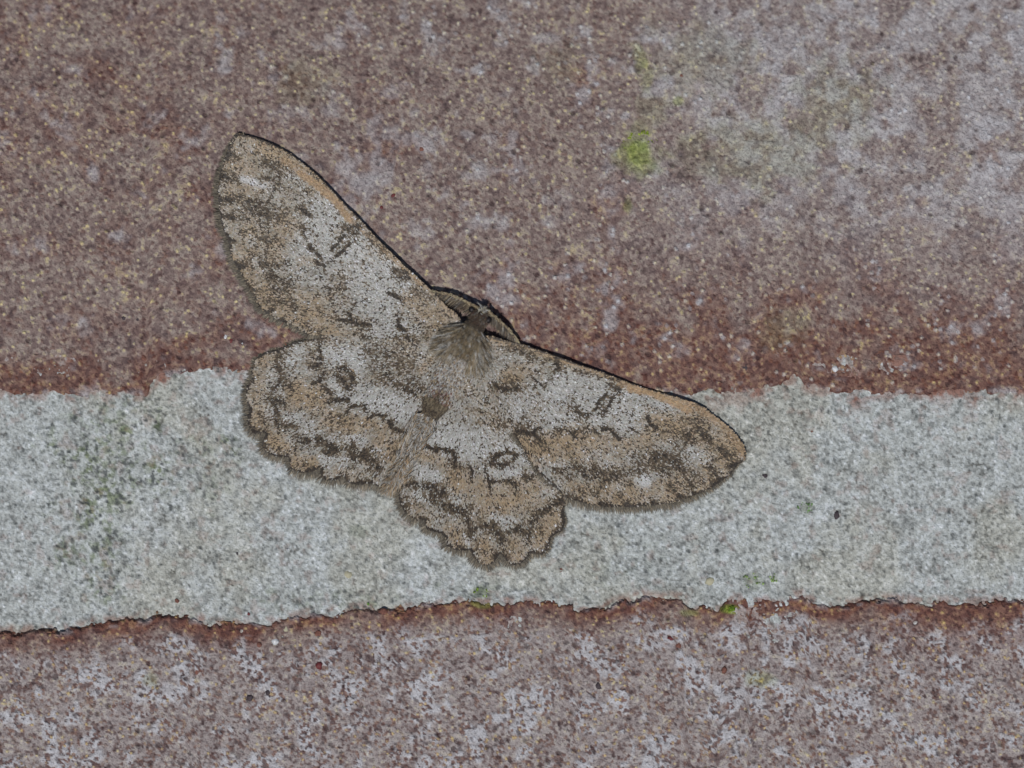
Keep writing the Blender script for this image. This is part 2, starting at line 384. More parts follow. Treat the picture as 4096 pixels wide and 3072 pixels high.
# single larger grains that stand out in the faces
def pebble(px, py, r, mat, parent, z=1.0, squash=0.6, seed=0, elong=1.25, ang=0.0):
    rr = np.random.default_rng(seed)
    nu, nv = 10, 6
    V = [(0, 0, 1)]
    for j in range(1, nv):
        th = math.pi*j/nv
        for i in range(nu):
            ph = 2*math.pi*i/nu; V.append((sin(th)*cos(ph), sin(th)*sin(ph), cos(th)))
    V.append((0, 0, -1)); V = np.array(V)
    elong = 1+(elong-1)*0.5; r *= 0.9
    V *= 1+0.26*(rr.random((len(V), 1))-0.5)*2
    V[:, 0] *= elong; V[:, 2] *= squash
    c, s = cos(ang), sin(ang)
    V = np.stack([V[:, 0]*c-V[:, 1]*s, V[:, 0]*s+V[:, 1]*c, V[:, 2]], 1)*r+np.array([px, py, z])
    T = []; Q = []
    for i in range(nu):
        T.append((0, 1+(i+1) % nu, 1+i)); k = 1+(nv-2)*nu
        T.append((k+i, k+(i+1) % nu, len(V)-1))
        for j in range(nv-2):
            a = 1+j*nu; Q.append((a+i, a+(i+1) % nu, a+nu+(i+1) % nu, a+nu+i))
    return mesh_object('grain', W(V), [np.array(T), np.array(Q)], mat, parent, smooth=True)
P_RED = plain_mat('crimson_grain', lin(100, 46, 47), 0.6, 0.3); P_DARK = plain_mat('black_grain', lin(64, 56, 60), 0.7, 0.3)
P_RUST = plain_mat('rust_grain', lin(116, 80, 70), 0.85, 0.2); P_WHITE = plain_mat('quartz_grain', lin(196, 198, 200), 0.35, 0.5, 0.15)
P_BEIGE = plain_mat('beige_grain', lin(168, 164, 140), 0.7, 0.3, 0.1)
for k, (x, y, r, m, par, e) in enumerate([
        (230.5, 341, 3.4, P_RED, upper_brick, 1.4), (421.8, 149, 2.8, P_RUST, upper_brick, 1.2), (393.3, 195.5, 2.0, P_RED, upper_brick, 1.6), (381.6, 207.3, 1.9, P_RED, upper_brick, 1.1),
        (144, 358, 3.0, P_RUST, upper_brick, 1.3), (241, 344, 2.6, P_WHITE, upper_brick, 1.2), (226, 337, 3.0, P_WHITE, upper_brick, 1.3),
        (745, 367, 4.2, P_DARK, upper_brick, 1.2), (743, 218, 2.4, P_RUST, upper_brick, 1.8), (138, 320, 2.4, P_DARK, upper_brick, 1.2), (124, 318, 2.4, P_DARK, upper_brick, 1.2),
        (835, 369, 3.4, P_WHITE, upper_brick, 1.2), (682, 75, 2.2, P_RUST, upper_brick, 1.2), (819, 126, 3.4, P_DARK, upper_brick, 1.3),
        (319, 665.3, 4.0, P_RED, lower_brick, 1.35), (178.7, 658.7, 3.2, P_RED, lower_brick, 1.3), (383, 612.5, 5.0, P_RUST, lower_brick, 1.2), (259.5, 645, 3.0, P_RUST, lower_brick, 1.0),
        (250, 697.7, 3.4, P_DARK, lower_brick, 1.2), (267.6, 692.5, 2.8, P_DARK, lower_brick, 1.1), (670.7, 639, 3.4, P_RED, lower_brick, 1.5), (678.3, 645.3, 3.2, P_RUST, lower_brick, 1.3),
        (598.4, 686, 4.2, P_DARK, lower_brick, 1.2), (275, 641.5, 3.2, P_WHITE, lower_brick, 1.6), (318, 633, 3.6, P_RUST, lower_brick, 1.2), (624, 664, 3.0, P_RUST, lower_brick, 1.5), (198, 671, 3.6, P_RUST, lower_brick, 1.5),
        (366, 651, 3.2, P_RUST, lower_brick, 1.3), (724, 670, 2.8, P_RUST, lower_brick, 2.0), (286, 629, 2.8, P_BEIGE, lower_brick, 1.2),
        (836.7, 515.6, 3.4, P_DARK, mortar, 1.9), (347.7, 574.2, 4.2, P_BEIGE, mortar, 1.3), (709.8, 580.7, 5.0, P_BEIGE, mortar, 1.15), (765, 476, 2.6, P_DARK, mortar, 1.6),
        (561, 570.5, 2.6, P_RUST, mortar, 1.4), (177, 601, 2.4, P_RUST, mortar, 1.3), (248.5, 614, 1.7, P_RED, mortar, 1.3), (812, 431.5, 1.6, P_RUST, mortar, 1.1), (756, 489, 2.0, P_DARK, mortar, 1.7), (777, 452, 2.2, P_DARK, mortar, 1.3), (237, 554, 2.2, P_DARK, mortar, 1.1)]):
    zz = 0.1 if par is not mortar else -2.1
    if par is upper_brick: zz -= float(lean(y))
    pebble(x, y, r, m, par, zz, 0.55, k, e, rng.random()*3.1)

# moss growing in small cushions
M_MOSS = pigment_mat('moss_green', 0.8, 0.2, 0.3, 1.5)
def moss_patch(label, spots, n, zbase, bright):
    cx, cy = spots[0][0], spots[0][1]
    t = thing('moss_patch', label, 'moss', (float(wx(cx)), float(wy(cy)), float(wz(zbase))))
    Vs = []; Fs = []; Cs = []; off = 0
    base = np.array([[1, 0, 0], [0, 1, 0], [-1, 0, 0], [0, -1, 0], [0, 0, 1], [0.7, 0.7, .5], [-.7, .7, .5], [-.7, -.7, .5], [.7, -.7, .5]], float)
    tri = np.array([[0, 5, 4], [5, 1, 4], [1, 6, 4], [6, 2, 4], [2, 7, 4], [7, 3, 4], [3, 8, 4], [8, 0, 4], [0, 1, 5], [1, 2, 6], [2, 3, 7], [3, 0, 8]])
    for k in range(n):
        s = spots[k % len(spots)]
        a = rng.random()*6.283; q = rng.random()**0.6
        if len(s) > 4: q = s[4]+(1-s[4])*q                  # a ring with a bare middle
        x = s[0]+cos(a)*q*s[2]; y = s[1]+sin(a)*q*s[3]
        if vnoise(np.array([x]), np.array([y]), 5, 8)[0] < 0.42: continue
        r = 0.45+rng.random()*0.85
        V = base*np.array([r, r, r*(0.7+0.5*rng.random())])
        V = V*(1+0.25*(rng.random((9, 1))-0.5))+np.array([x, y, zbase+rng.random()*0.6])
        Vs.append(V); Fs.append(tri+off); off += 9
        c = bright*(0.55+0.8*rng.random()); Cs.append(np.repeat(c[None], len(tri), 0))
    mesh_object('cushions', W(np.vstack(Vs)), np.vstack(Fs)[:, ::-1], M_MOSS, t, np.vstack(Cs), origin=t.location, kind='stuff', smooth=False)
    return t
moss_patch('round yellow-green moss patch on the upper brick, right of the moth', [(641, 154, 21, 24, 0.25)], 420, -2.7-float(lean(154)), lin(132, 148, 56))
moss_patch('small bright green moss tuft on the edge of the lower brick', [(729.8, 608.4, 5, 3)], 40, 1.0, lin(104, 132, 44))
moss_patch('pale green moss specks low on the mortar, above the lower brick', [(754, 581, 12, 8), (774, 578, 5, 4)], 60, -2.0, lin(128, 150, 96))
moss_patch('green moss specks on the mortar right of the moth wing tip', [(806, 508, 9, 6)], 34, -2.0, lin(104, 136, 84))
moss_patch('green moss at the mortar edge below the lowest hindwing', [(481, 593, 8, 5)], 50, -2.0, lin(128, 152, 70))
moss_patch('tiny green moss spot at the mortar edge left of the lowest hindwing', [(372.7, 604.5, 5, 3)], 34, -1.0, lin(104, 138, 72))

# ------------------------------------------------------------------ the moth
moth = thing('moth', 'mottled grey-brown moth with spread scalloped wings and feathery antennae resting on the wall', 'moth', (float(wx(466)), float(wy(350)), float(wz(0))))
ORG = tuple(moth.location)
M_SCALE = pigment_mat('wing_scale', 0.55, 0.35, 0.22, 1.0)
M_HAIR = pigment_mat('hair', 0.6, 0.3, 0.2, 2.0)
M_MEMB = plain_mat('wing_membrane', (0.10, 0.085, 0.065), 0.7, 0.2, 0.3, 2.0)
M_CHITIN = plain_mat('dark_chitin', (0.05, 0.038, 0.028), 0.5, 0.4, 0.3, 2.0)
M_EYE = plain_mat('eye_black', (0.014, 0.011, 0.011), 0.5, 0.35, 0.3, 0.8)
M_SHAFT = plain_mat('antenna_shaft', lin(120, 104, 76), 0.5, 0.4, 0.35, 1.5)

def blades(name, R, D, LEN, WID, C, parent, mat=M_HAIR, droop=0.0, up=(0, 0, 1), kind='stuff'):
    """flat tapering hairs in two bends: roots R, directions D, in U"""
    n = len(R); D = D/np.linalg.norm(D, axis=1, keepdims=True)
    upv = np.array(up)+0.7*(rng.random((n, 3))-0.5)
    S = np.cross(D, upv); S /= np.linalg.norm(S, axis=1, keepdims=True)+1e-9
    w = (WID/2)[:, None]; l = LEN[:, None]
    dz = np.zeros((n, 3)); dz[:, 2] = -droop*LEN
    mid = R+D*l*0.5+dz*0.25; tip = R+D*l+dz
    V = np.stack([R-S*w*0.7, R+S*w*0.7, mid+S*w, mid-S*w, tip], 1).reshape(-1, 3)
    b = (np.arange(n)*5)[:, None]
    Q = np.hstack([b, b+1, b+2, b+3]); T = np.hstack([b+3, b+2, b+4])
    return mesh_object(name, W(V), [Q, T], mat, parent, np.vstack([C, C*1.05]), origin=ORG, kind=kind)

# --- outlines and markings, traced in the frames of four enlarged views
FR = dict(P=(0, 0, 1), A=(200, 120, 7.215), D=(475, 312.5, 7.373), E=(225, 312.5, 8.293), F=(375, 425, 9.831))
def fr(k, pts):
    x0, y0, s = FR[k]; return [(x0+x/s, y0+y/s) for x, y in pts]

LF_COSTA = [(237.4, 134.6), (248.5, 136.6), (262.4, 140.8), (277.6, 147.7), (291.5, 155.3), (301.2, 163), (315, 174), (331.7, 190.7), (345.5, 205.9), (359.4, 219.8), (373.3, 235), (389.9, 251.7), (405.1, 266.9), (419, 279.4), (430, 289.8), (446.7, 307), (456, 315)]
LF_MARGIN = [(308, 334), (299.8, 328.4), (283.2, 321.5), (269.3, 314.5), (260.5, 307.1), (254.7, 295.6), (245.7, 280.4), (238.1, 266.5), (232.6, 255.8), (229.3, 240.6), (223.4, 226), (221, 209), (219.6, 195), (221.2, 176), (226.5, 157), (229.8, 146), (237.4, 134.6)]
LF = catmull(LF_COSTA+[(462, 326), (452, 340), (430, 343), (400, 340), (370, 338), (355, 336.5), (335, 335.6)]+LF_MARGIN[:-1], 2.0, True)
RF_COSTA = [(488, 337), (504, 341), (521.1, 344.9), (536, 350), (556.4, 357), (578, 365), (597, 371.2), (617.4, 379), (637.8, 386.4), (658.1, 392.5), (678.4, 398), (698.8, 405.2), (712.4, 415), (727.3, 426.4), (738.1, 438.6), (744.5, 449.5)]
RF_MARGIN = [(744.5, 449.5), (743.6, 459), (737.5, 463.2), (733.5, 468), (728.6, 474), (720, 480.3), (713.7, 485.3), (705, 489.5), (697.4, 492.9), (690, 496.3), (682.5, 498.0), (676, 501), (669, 501.8), (655.4, 503.9), (641.8, 504.8), (628.3, 506), (616, 505.6), (603.9, 505.3), (587.6, 502.6), (576.7, 499.7), (567.2, 496.5), (557.7, 489), (548.2, 480.9), (536, 468.7), (527.9, 456.5), (522.5, 447), (517, 438.6)]
RF = catmull(RF_COSTA+RF_MARGIN[1:]+[(510, 430), (500, 418), (486, 404), (472, 388), (466, 366), (474, 346)], 2.0, True)
LH_MARGIN = [(320.3, 338.8), (307, 340.6), (292.5, 344.4), (279.3, 350), (267.2, 354), (257.5, 361), (253.6, 371.6), (253.8, 378), (249.7, 386), (248.2, 396.9), (249.6, 405), (250.8, 409), (249.6, 417), (250.9, 425.6), (256.4, 431.9), (264.8, 434.0), (264.6, 443.9), (269.6, 451.2), (279.3, 455.6), (288.9, 458.0), (293.2, 466.8), (303.4, 470.9), (313, 470.5), (320.3, 468.5), (323.6, 475.3), (333.5, 478.7), (343.8, 477.3), (350, 481.3), (363.7, 483), (373.3, 483), (384, 486), (396, 484)]
def scallop(m, depth):
    """pull every second bay of the outline a little further in"""
    P = np.array(m, float); out = P.copy()
    for i in range(1, len(P)-1):
        a, b = P[i-1], P[i+1]; mid = (a+b)/2; t = b-a; nrm = np.array([t[1], -t[0]])/np.linalg.norm(t)
        out[i] = P[i]+(P[i]-mid)@nrm*nrm*depth
    return [tuple(p) for p in out]
LH_MARGIN = scallop(LH_MARGIN, 0.45)
LH = catmull(LH_MARGIN+[(402, 470), (405.5, 452), (411, 433), (421, 417), (432, 400), (441, 380), (442, 352), (430, 335), (400, 326), (350, 326), (330, 332)], 2.0, True)
RH_MARGIN = [(420.8, 441), (413, 454), (408.6, 465.7), (404, 477.9), (400.6, 488), (402.3, 502.3), (408.6, 512.3), (417.5, 518.4), (423.8, 520), (428, 527), (437.0, 531.2), (444.2, 536), (447.6, 543), (455.4, 547.5), (463.5, 549), (469.8, 550.4), (474.4, 556.2), (481.3, 562.2), (488.1, 563), (494.4, 559.6), (500.3, 554.2), (505.8, 558.5), (512, 562.6), (519.6, 561.7), (526, 557.5), (531.6, 552.5), (539.8, 552.3), (547, 546), (550.2, 538.2), (554.4, 533.3), (560.3, 529), (563.6, 520.6), (563.0, 511), (564.4, 502.3)]
RH_MARGIN = scallop(RH_MARGIN, 0.45)
RH = catmull(RH_MARGIN+[(562, 490), (550, 470), (532, 440), (512, 410), (496, 386), (476, 372), (456, 378), (440, 405), (428, 426)], 2.0, True)

# strokes: (frame, width in frame units, strength, points)
DARK = {
 'LF': [('A', 24, 1, [(955, 945), (1050, 840)]), ('A', 24, 1, [(980, 1000), (1090, 900)]), 
  ('A', 24, 1, [(790, 915), (870, 985)]), ('A', 22, 1, [(840, 1030), (915, 1060)]), ('A', 9, .8, [(870, 985), (910, 1050)]),
  ('A', 32, 1, [(740, 655), (800, 690)]), ('A', 16, .8, [(700, 640), (760, 660)]), ('A', 18, .8, [(730, 785), (800, 800)]),
  ('A', 44, .75, [(1060, 790), (1160, 770), (1130, 830)]), ('A', 34, .8, [(1410, 1090), (1500, 1110)]), ('A', 34, .8, [(1430, 1140), (1520, 1150)]),
  ('A', 26, 1, [(1370, 1255), (1450, 1295)]), ('A', 17, .9, [(905, 1205), (965, 1222)]), ('A', 12, .8, [(1010, 1225), (1080, 1220)]),
  ('A', 28, 1, [(1000, 1440), (1080, 1450)]), ('A', 26, 1, [(1080, 1390), (1110, 1470)]), ('A', 24, .9, [(1110, 1470), (1230, 1475)]), ('A', 24, .7, [(1080, 1400), (1130, 1330)]),
  ('A', 32, 1, [(1440, 1480), (1480, 1515)]), ('A', 18, .9, [(1430, 1410), (1445, 1480)]), ('A', 28, .9, [(1500, 1570), (1560, 1600)]), ('A', 26, .7, [(1180, 1560), (1250, 1600)]), ('A', 24, .6, [(1120, 1540), (1200, 1570)]),
  ('A', 30, .95, [(215, 200), (213, 285)]), ('A', 30, .95, [(168, 380), (155, 435)]), ('A', 24, .9, [(145, 550), (160, 605)]), ('A', 24, .9, [(160, 680), (165, 710)]), ('A', 26, .95, [(203, 830), (225, 895)]), ('A', 24, .9, [(265, 1030), (290, 1065)]), ('A', 24, .7, [(340, 1160), (370, 1230)]), ('A', 30, .5, [(255, 130), (290, 140)]), ('A', 16, .8, [(270, 108), (420, 135), (560, 200)]),
  ('A', 58, .62, [(480, 310), (600, 350)]), ('A', 34, .6, [(450, 430), (580, 430)]), ('A', 44, .55, [(240, 400), (270, 425)]), ('A', 36, .75, [(190, 570), (275, 592)]), ('A', 62, .75, [(350, 600), (460, 640)]), ('A', 46, .75, [(380, 660), (500, 695)]), ('A', 36, .65, [(240, 700), (350, 722)]), ('A', 24, .6, [(420, 740), (490, 752)]), ('A', 17, .7, [(280, 790), (400, 803)]),
  ('A', 50, .35, [(450, 870), (560, 860)]), ('A', 52, .5, [(450, 1040), (570, 1060)]), ('A', 56, .6, [(500, 1130), (640, 1185)]), ('A', 36, .6, [(540, 1215), (620, 1245)]), ('A', 44, .6, [(330, 1180), (395, 1225)]), ('A', 44, .6, [(590, 1310), (690, 1355)]), ('A', 36, .5, [(500, 1290), (540, 1330)]), ('A', 40, .45, [(360, 1010), (390, 1060)]), ('A', 34, .5, [(1200, 830), (1330, 960)]), ('A', 50, .4, [(1560, 1240), (1660, 1290)]), ('A', 40, .45, [(1250, 1600), (1430, 1560)])],
 'RF': [('D', 28, .95, [(880, 720), (900, 660), (960, 600)]), ('D', 28, .95, [(950, 735), (990, 660), (1012, 615)]), ('D', 22, .8, [(890, 742), (950, 755)]), ('D', 38, .8, [(1000, 535), (1060, 580)]),
  ('D', 17, .9, [(738, 715), (770, 745), (865, 752)]), ('D', 28, 1, [(1268, 765), (1282, 820), (1335, 855)]), ('D', 24, 1, [(930, 855), (990, 862), (1062, 928)]), ('D', 15, .9, [(820, 850), (880, 870), (922, 912)]), ('D', 20, .9, [(1143, 853), (1192, 882)]), ('D', 20, .9, [(690, 870), (722, 905)]), ('D', 18, .7, [(600, 858), (700, 862)]),
  ('D', 32, 1, [(310, 862), (380, 875), (430, 885), (472, 932)]), ('D', 28, .8, [(440, 855), (475, 840)]), ('D', 26, .6, [(355, 765), (400, 835)]), ('D', 40, .5, [(300, 800), (340, 850)]),
  ('D', 16, 1, [(410, 468), (505, 552)]), ('D', 32, .95, [(152, 538), (230, 556), (312, 556)]), ('D', 52, .8, [(592, 345), (600, 415)]), ('D', 36, .5, [(520, 340), (590, 370)]), ('D', 26, .5, [(740, 430), (900, 470)]), ('D', 24, .6, [(950, 470), (1050, 500)]), ('D', 40, .4, [(230, 260), (420, 320)]),
  ('D', 58, .75, [(1540, 890), (1602, 945)]), ('D', 58, .75, [(1650, 860), (1722, 945)]), ('D', 46, .75, [(1800, 1005), (1832, 1045)]), ('D', 34, .55, [(1590, 820), (1680, 880)]),
  ('D', 40, 1, [(1965, 1100), (1870, 1130)]), ('D', 42, 1, [(1800, 1220), (1755, 1275)]), ('D', 28, .9, [(1650, 1335), (1600, 1325)]), ('D', 36, .95, [(1540, 1372), (1500, 1350)]), ('D', 30, .95, [(1345, 1405), (1300, 1390)]), ('D', 32, .95, [(1165, 1422), (1105, 1400)]), ('D', 32, .95, [(965, 1415), (915, 1395)]), ('D', 26, .8, [(760, 1380), (730, 1360)]),
  ('D', 72, .7, [(1330, 1050), (1480, 1090)]), ('D', 62, .65, [(1370, 1150), (1400, 1165)]), ('D', 42, .65, [(1490, 1120), (1520, 1150)]), ('D', 44, .8, [(1715, 1130), (1765, 1185)]), ('D', 52, .75, [(1560, 1230), (1600, 1280)]), ('D', 64, .7, [(860, 1150), (960, 1220), (1040, 1185)]), ('D', 52, .65, [(735, 1125), (835, 1215)]), ('D', 46, .5, [(600, 1150), (700, 1205)]), ('D', 32, .65, [(850, 1310), (880, 1340)]), ('D', 44, .55, [(1280, 1090), (1340, 1060)]), ('D', 50, .45, [(1120, 1180), (1240, 1140)]), ('D', 34, .5, [(1430, 1270), (1470, 1300)]), ('D', 30, .5, [(1050, 1330), (1090, 1350)]), ('D', 60, .25, [(700, 640), (780, 780)])],
 'LH': [('E', 24, .6, [(400, 305), (560, 250), (720, 222)]), ('E', 30, .85, [(790, 240), (802, 400)]), ('E', 36, .9, [(740, 452), (800, 430)]), ('E', 30, .9, [(740, 590), (800, 560), (830, 500)]), ('E', 38, .85, [(825, 610), (882, 665)]), ('E', 30, .95, [(875, 742), (960, 722), (1040, 720)]), ('E', 26, .8, [(890, 680), (890, 740)]),
  ('E', 24, .95, [(1005, 835), (1060, 772), (1165, 770)]), ('E', 28, .85, [(1160, 790), (1212, 832)]), ('E', 26, .9, [(1185, 875), (1250, 842), (1340, 850)]), ('E', 42, .95, [(1370, 900), (1400, 950), (1492, 990)]), ('E', 30, .8, [(1490, 985), (1520, 1060)]),
  ('E', 44, .85, [(960, 475), (1000, 450), (1050, 490)]), ('E', 44, .9, [(955, 530), (1000, 580), (1040, 632)]), ('E', 40, .9, [(1050, 490), (1072, 560), (1040, 635)]),
  ('E', 28, .8, [(232, 505), (245, 575)]), ('E', 28, 1, [(200, 755), (212, 850)]), ('E', 48, 1, [(255, 985), (345, 1012)]), ('E', 28, .95, [(455, 1183), (545, 1208)]), ('E', 30, 1, [(685, 1305), (805, 1298)]), ('E', 32, .95, [(950, 1378), (1005, 1370)]), ('E', 34, .8, [(1265, 1250), (1280, 1300)]), ('E', 40, .6, [(1120, 1410), (1210, 1400)]),
  ('E', 62, .6, [(470, 345), (440, 450)]), ('E', 62, .55, [(480, 520), (490, 560)]), ('E', 62, .7, [(360, 720), (490, 745)]), ('E', 46, .7, [(440, 800), (455, 935)]), ('E', 42, .55, [(560, 930), (605, 955)]), ('E', 60, .7, [(610, 1045), (690, 1065)]), ('E', 72, .8, [(780, 1050), (885, 1105)]), ('E', 62, .85, [(850, 1150), (925, 1130)]), ('E', 58, .8, [(1055, 1105), (1082, 1205)]), ('E', 66, .8, [(1150, 1165), (1232, 1232)]), ('E', 40, .6, [(1000, 1100), (1060, 1110)]), ('E', 46, .55, [(300, 860), (350, 900)]),
  ('E', 150, .32, [(1300, 360), (1500, 480)]), ('E', 62, .7, [(1320, 540), (1380, 510)]), ('E', 52, .75, [(1450, 600), (1575, 665)]), ('E', 70, .6, [(1560, 560), (1620, 640)]), ('E', 80, .4, [(1230, 330), (1270, 520)])],
 'RH': [('F', 42, .85, [(1140, 355), (1190, 285), (1290, 255)]), ('F', 38, .85, [(1290, 255), (1382, 290), (1345, 342)]), ('F', 38, .85, [(1140, 372), (1260, 388), (1310, 362)]),
  ('F', 44, .9, [(515, 200), (605, 242)]), ('F', 36, .9, [(600, 212), (760, 252), (782, 292)]), ('F', 32, .95, [(795, 310), (782, 400)]), ('F', 30, .95, [(938, 400), (962, 450), (950, 525)]), ('F', 26, 1, [(1080, 430), (1120, 540), (1127, 635)]), ('F', 28, .85, [(1130, 552), (1340, 540)]), ('F', 28, 1, [(1335, 552), (1382, 570), (1382, 645)]), ('F', 46, .85, [(1480, 495), (1522, 515)]),
  ('F', 72, .8, [(320, 570), (405, 590)]), ('F', 72, .85, [(490, 590), (585, 612)]), ('F', 92, .85, [(590, 665), (665, 650)]), ('F', 50, .7, [(560, 725), (600, 745)]), ('F', 84, .85, [(685, 790), (870, 842)]), ('F', 44, .7, [(915, 900), (945, 1045)]), ('F', 54, .75, [(990, 1005), (1155, 970)]), ('F', 54, .85, [(1195, 1040), (1255, 1135)]), ('F', 48, .85, [(1300, 1042), (1425, 998)]), ('F', 54, .8, [(1430, 1020), (1505, 1085)]), ('F', 58, .65, [(1535, 955), (1620, 830)]), ('F', 58, .8, [(1640, 860), (1700, 800), (1825, 738)]),
  ('F', 28, .9, [(420, 885), (485, 912)]), ('F', 28, 1, [(525, 1005), (665, 1062)]), ('F', 38, .95, [(855, 1215), (955, 1242)]), ('F', 54, 1, [(1205, 1275), (1275, 1292)]), ('F', 36, .95, [(1475, 1295), (1575, 1248)]), ('F', 34, .9, [(1735, 1085), (1785, 1048)]), ('F', 28, .8, [(1840, 825), (1858, 935)]), ('F', 70, .5, [(290, 720), (330, 820)]), ('F', 70, .6, [(400, 130), (470, 180)]), ('F', 60, .35, [(750, 330), (860, 420)])]}
# tan areas, pale areas, orange leading edge: (frame, width, strength, points)
TAN = {
 'LF': [('A', 300, .6, [(330, 250), (260, 700), (330, 1060), (480, 1330), (700, 1480)]), ('A', 120, .85, [(420, 200), (640, 300)]), ('A', 90, .85, [(230, 960), (320, 1130)]), ('A', 180, .55, [(640, 780), (520, 980)]), ('A', 220, .6, [(800, 1330), (1000, 1560)]), ('A', 170, .6, [(1560, 1290), (1720, 1450)]), ('A', 60, .7, [(1250, 850), (1600, 1200)]), ('A', 80, .6, [(730, 1040), (850, 1020)])],
 'RF': [('D', 260, .75, [(450, 1000), (700, 980), (900, 1010)]), ('D', 130, .95, [(360, 950), (560, 1060)]), ('D', 220, .65, [(1330, 800), (1750, 900), (1880, 1020), (1700, 1290), (1300, 1360), (850, 1360)]), ('D', 120, .7, [(1030, 980), (1250, 930)]), ('D', 130, .7, [(240, 480), (330, 430)]), ('D', 90, .6, [(700, 1250), (900, 1380)]), ('D', 60, .7, [(640, 380), (1000, 480)]), ('D', 110, .8, [(1840, 950), (1900, 1060)])],
 'LH': [('E', 210, .85, [(620, 680), (780, 700)]), ('E', 160, .7, [(280, 560), (280, 700), (280, 900)]), ('E', 140, .75, [(400, 1040), (600, 1220), (720, 1240)]), ('E', 160, .65, [(880, 880), (1100, 930), (1330, 940)]), ('E', 150, .6, [(300, 400), (420, 340)]), ('E', 200, .6, [(1330, 1050), (1450, 1200)]), ('E', 80, .5, [(930, 1290), (1050, 1350)]), ('E', 70, .7, [(1700, 400), (1640, 480)])],
 'RH': [('F', 300, .8, [(800, 560), (1200, 720), (1550, 660)]), ('F', 160, .9, [(1120, 740), (1350, 740)]), ('F', 150, .7, [(480, 290), (650, 350)]), ('F', 150, .7, [(1080, 1180), (1120, 1290)]), ('F', 150, .7, [(1350, 1160), (1390, 1290)]), ('F', 160, .7, [(1620, 1130), (1760, 900)]), ('F', 170, .6, [(760, 1010), (820, 1160)]), ('F', 140, .45, [(420, 800), (560, 920)])]}
PALE = {
 'LF': [('A', 48, 1, [(310, 430), (470, 475)]), ('A', 80, .7, [(380, 870), (385, 890)]), ('A', 70, .7, [(395, 1020), (410, 1030)]), ('A', 44, .8, [(530, 1200), (560, 1210)]), ('A', 420, .7, [(900, 800), (1150, 1020), (1350, 1180)]), ('A', 200, .6, [(1200, 1300), (1320, 1380)]), ('A', 60, .6, [(880, 620), (1030, 740)]), ('A', 180, .5, [(1330, 1540), (1500, 1480)])],
 'RF': [('D', 84, 1, [(1222, 1232), (1238, 1238)]), ('D', 70, .8, [(1590, 1010), (1700, 1090)]), ('D', 80, .6, [(1075, 1295), (1085, 1305)]), ('D', 320, .8, [(420, 700), (750, 660), (1100, 720)]), ('D', 130, .55, [(600, 520), (850, 520)]), ('D', 120, .55, [(870, 1040), (960, 1090)]), ('D', 40, .8, [(1230, 640), (1420, 700)]), ('D', 90, .5, [(500, 1080), (600, 1110)])],
 'LH': [('E', 180, 1, [(880, 360), (1080, 400)]), ('E', 200, .8, [(1080, 680), (1500, 800)]), ('E', 120, .8, [(880, 600), (950, 660)]), ('E', 100, .6, [(530, 400), (650, 330)]), ('E', 100, .7, [(620, 880), (760, 990)]), ('E', 90, .75, [(830, 1220), (1000, 1250)]), ('E', 90, .7, [(950, 1030), (1150, 1060)]), ('E', 60, .7, [(1090, 1240), (1120, 1260)]), ('E', 90, .6, [(1250, 1150), (1300, 1130)]), ('E', 50, .6, [(500, 840), (540, 880)]), ('E', 110, .6, [(330, 770), (400, 840)])],
 'RH': [('F', 300, .9, [(500, 80), (850, 180), (1150, 200), (1450, 230)]), ('F', 110, .9, [(1140, 460), (1400, 460)]), ('F', 100, .7, [(1160, 900), (1300, 950)]), ('F', 100, .7, [(400, 440), (560, 480), (680, 520)]), ('F', 110, .6, [(720, 640), (780, 720)]), ('F', 70, .7, [(880, 1080), (900, 1150)]), ('F', 70, .5, [(1650, 680), (1720, 640)]), ('F', 60, .6, [(420, 650), (440, 720)])]}
ORANGE = {
 'LF': [('A', 56, 1, [(730, 390), (880, 500), (1000, 610), (1090, 730)]), ('A', 60, .6, [(610, 290), (740, 370)]), ('A', 24, .6, [(1090, 730), (1400, 1010), (1600, 1190)])],
 'RF': [('D', 52, 1, [(1130, 560), (1300, 590), (1480, 680), (1570, 720)]), ('D', 56, .6, [(1060, 520), (1400, 610), (1600, 690), (1760, 790), (1900, 920), (1980, 1050)]), ('D', 20, .6, [(520, 320), (800, 410), (1060, 510)])],
 'LH': [], 'RH': [('F', 60, .4, [(150, 450), (90, 580)])]}
DARK['LF'] += [('A', 16, .34, [(735, 650), (745, 790), (790, 915), (870, 985), (912, 1055), (925, 1200), (1000, 1440)]), ('A', 18, .3, [(1500, 1110), (1400, 1260), (1440, 1420), (1480, 1515)]),
  ('A', 26, .6, [(600, 350), (560, 480), (480, 640), (500, 800), (480, 1040), (620, 1190), (690, 1355)]), ('A', 26, .9, [(320, 1140), (360, 1215)]), ('A', 24, .9, [(420, 1330), (445, 1360)]), ('A', 24, .8, [(590, 1440), (625, 1452)])]
DARK['RF'] += [('D', 16, .34, [(470, 905), (600, 858), (705, 872), (820, 850), (922, 912), (935, 857), (1060, 926), (1145, 855), (1192, 882), (1282, 822), (1268, 700), (1240, 620)]), ('D', 18, .3, [(600, 415), (500, 550), (310, 556)]),
  ('D', 30, .55, [(600, 1165), (735, 1130), (830, 1210), (960, 1220), (1130, 1170), (1330, 1060), (1480, 1090), (1560, 930), (1600, 830)])]
DARK['LH'] += [('E', 18, .42, [(800, 240), (800, 400), (745, 450), (812, 500), (745, 590), (830, 610), (880, 740), (1040, 720), (1008, 832), (1060, 772), (1165, 770), (1212, 832), (1340, 850), (1400, 950), (1492, 990)]),
  ('E', 34, .55, [(440, 400), (480, 540), (370, 720), (450, 800), (450, 930), (600, 950), (620, 1050), (780, 1060), (885, 1100), (925, 1135), (1055, 1110), (1150, 1165), (1232, 1232)])]
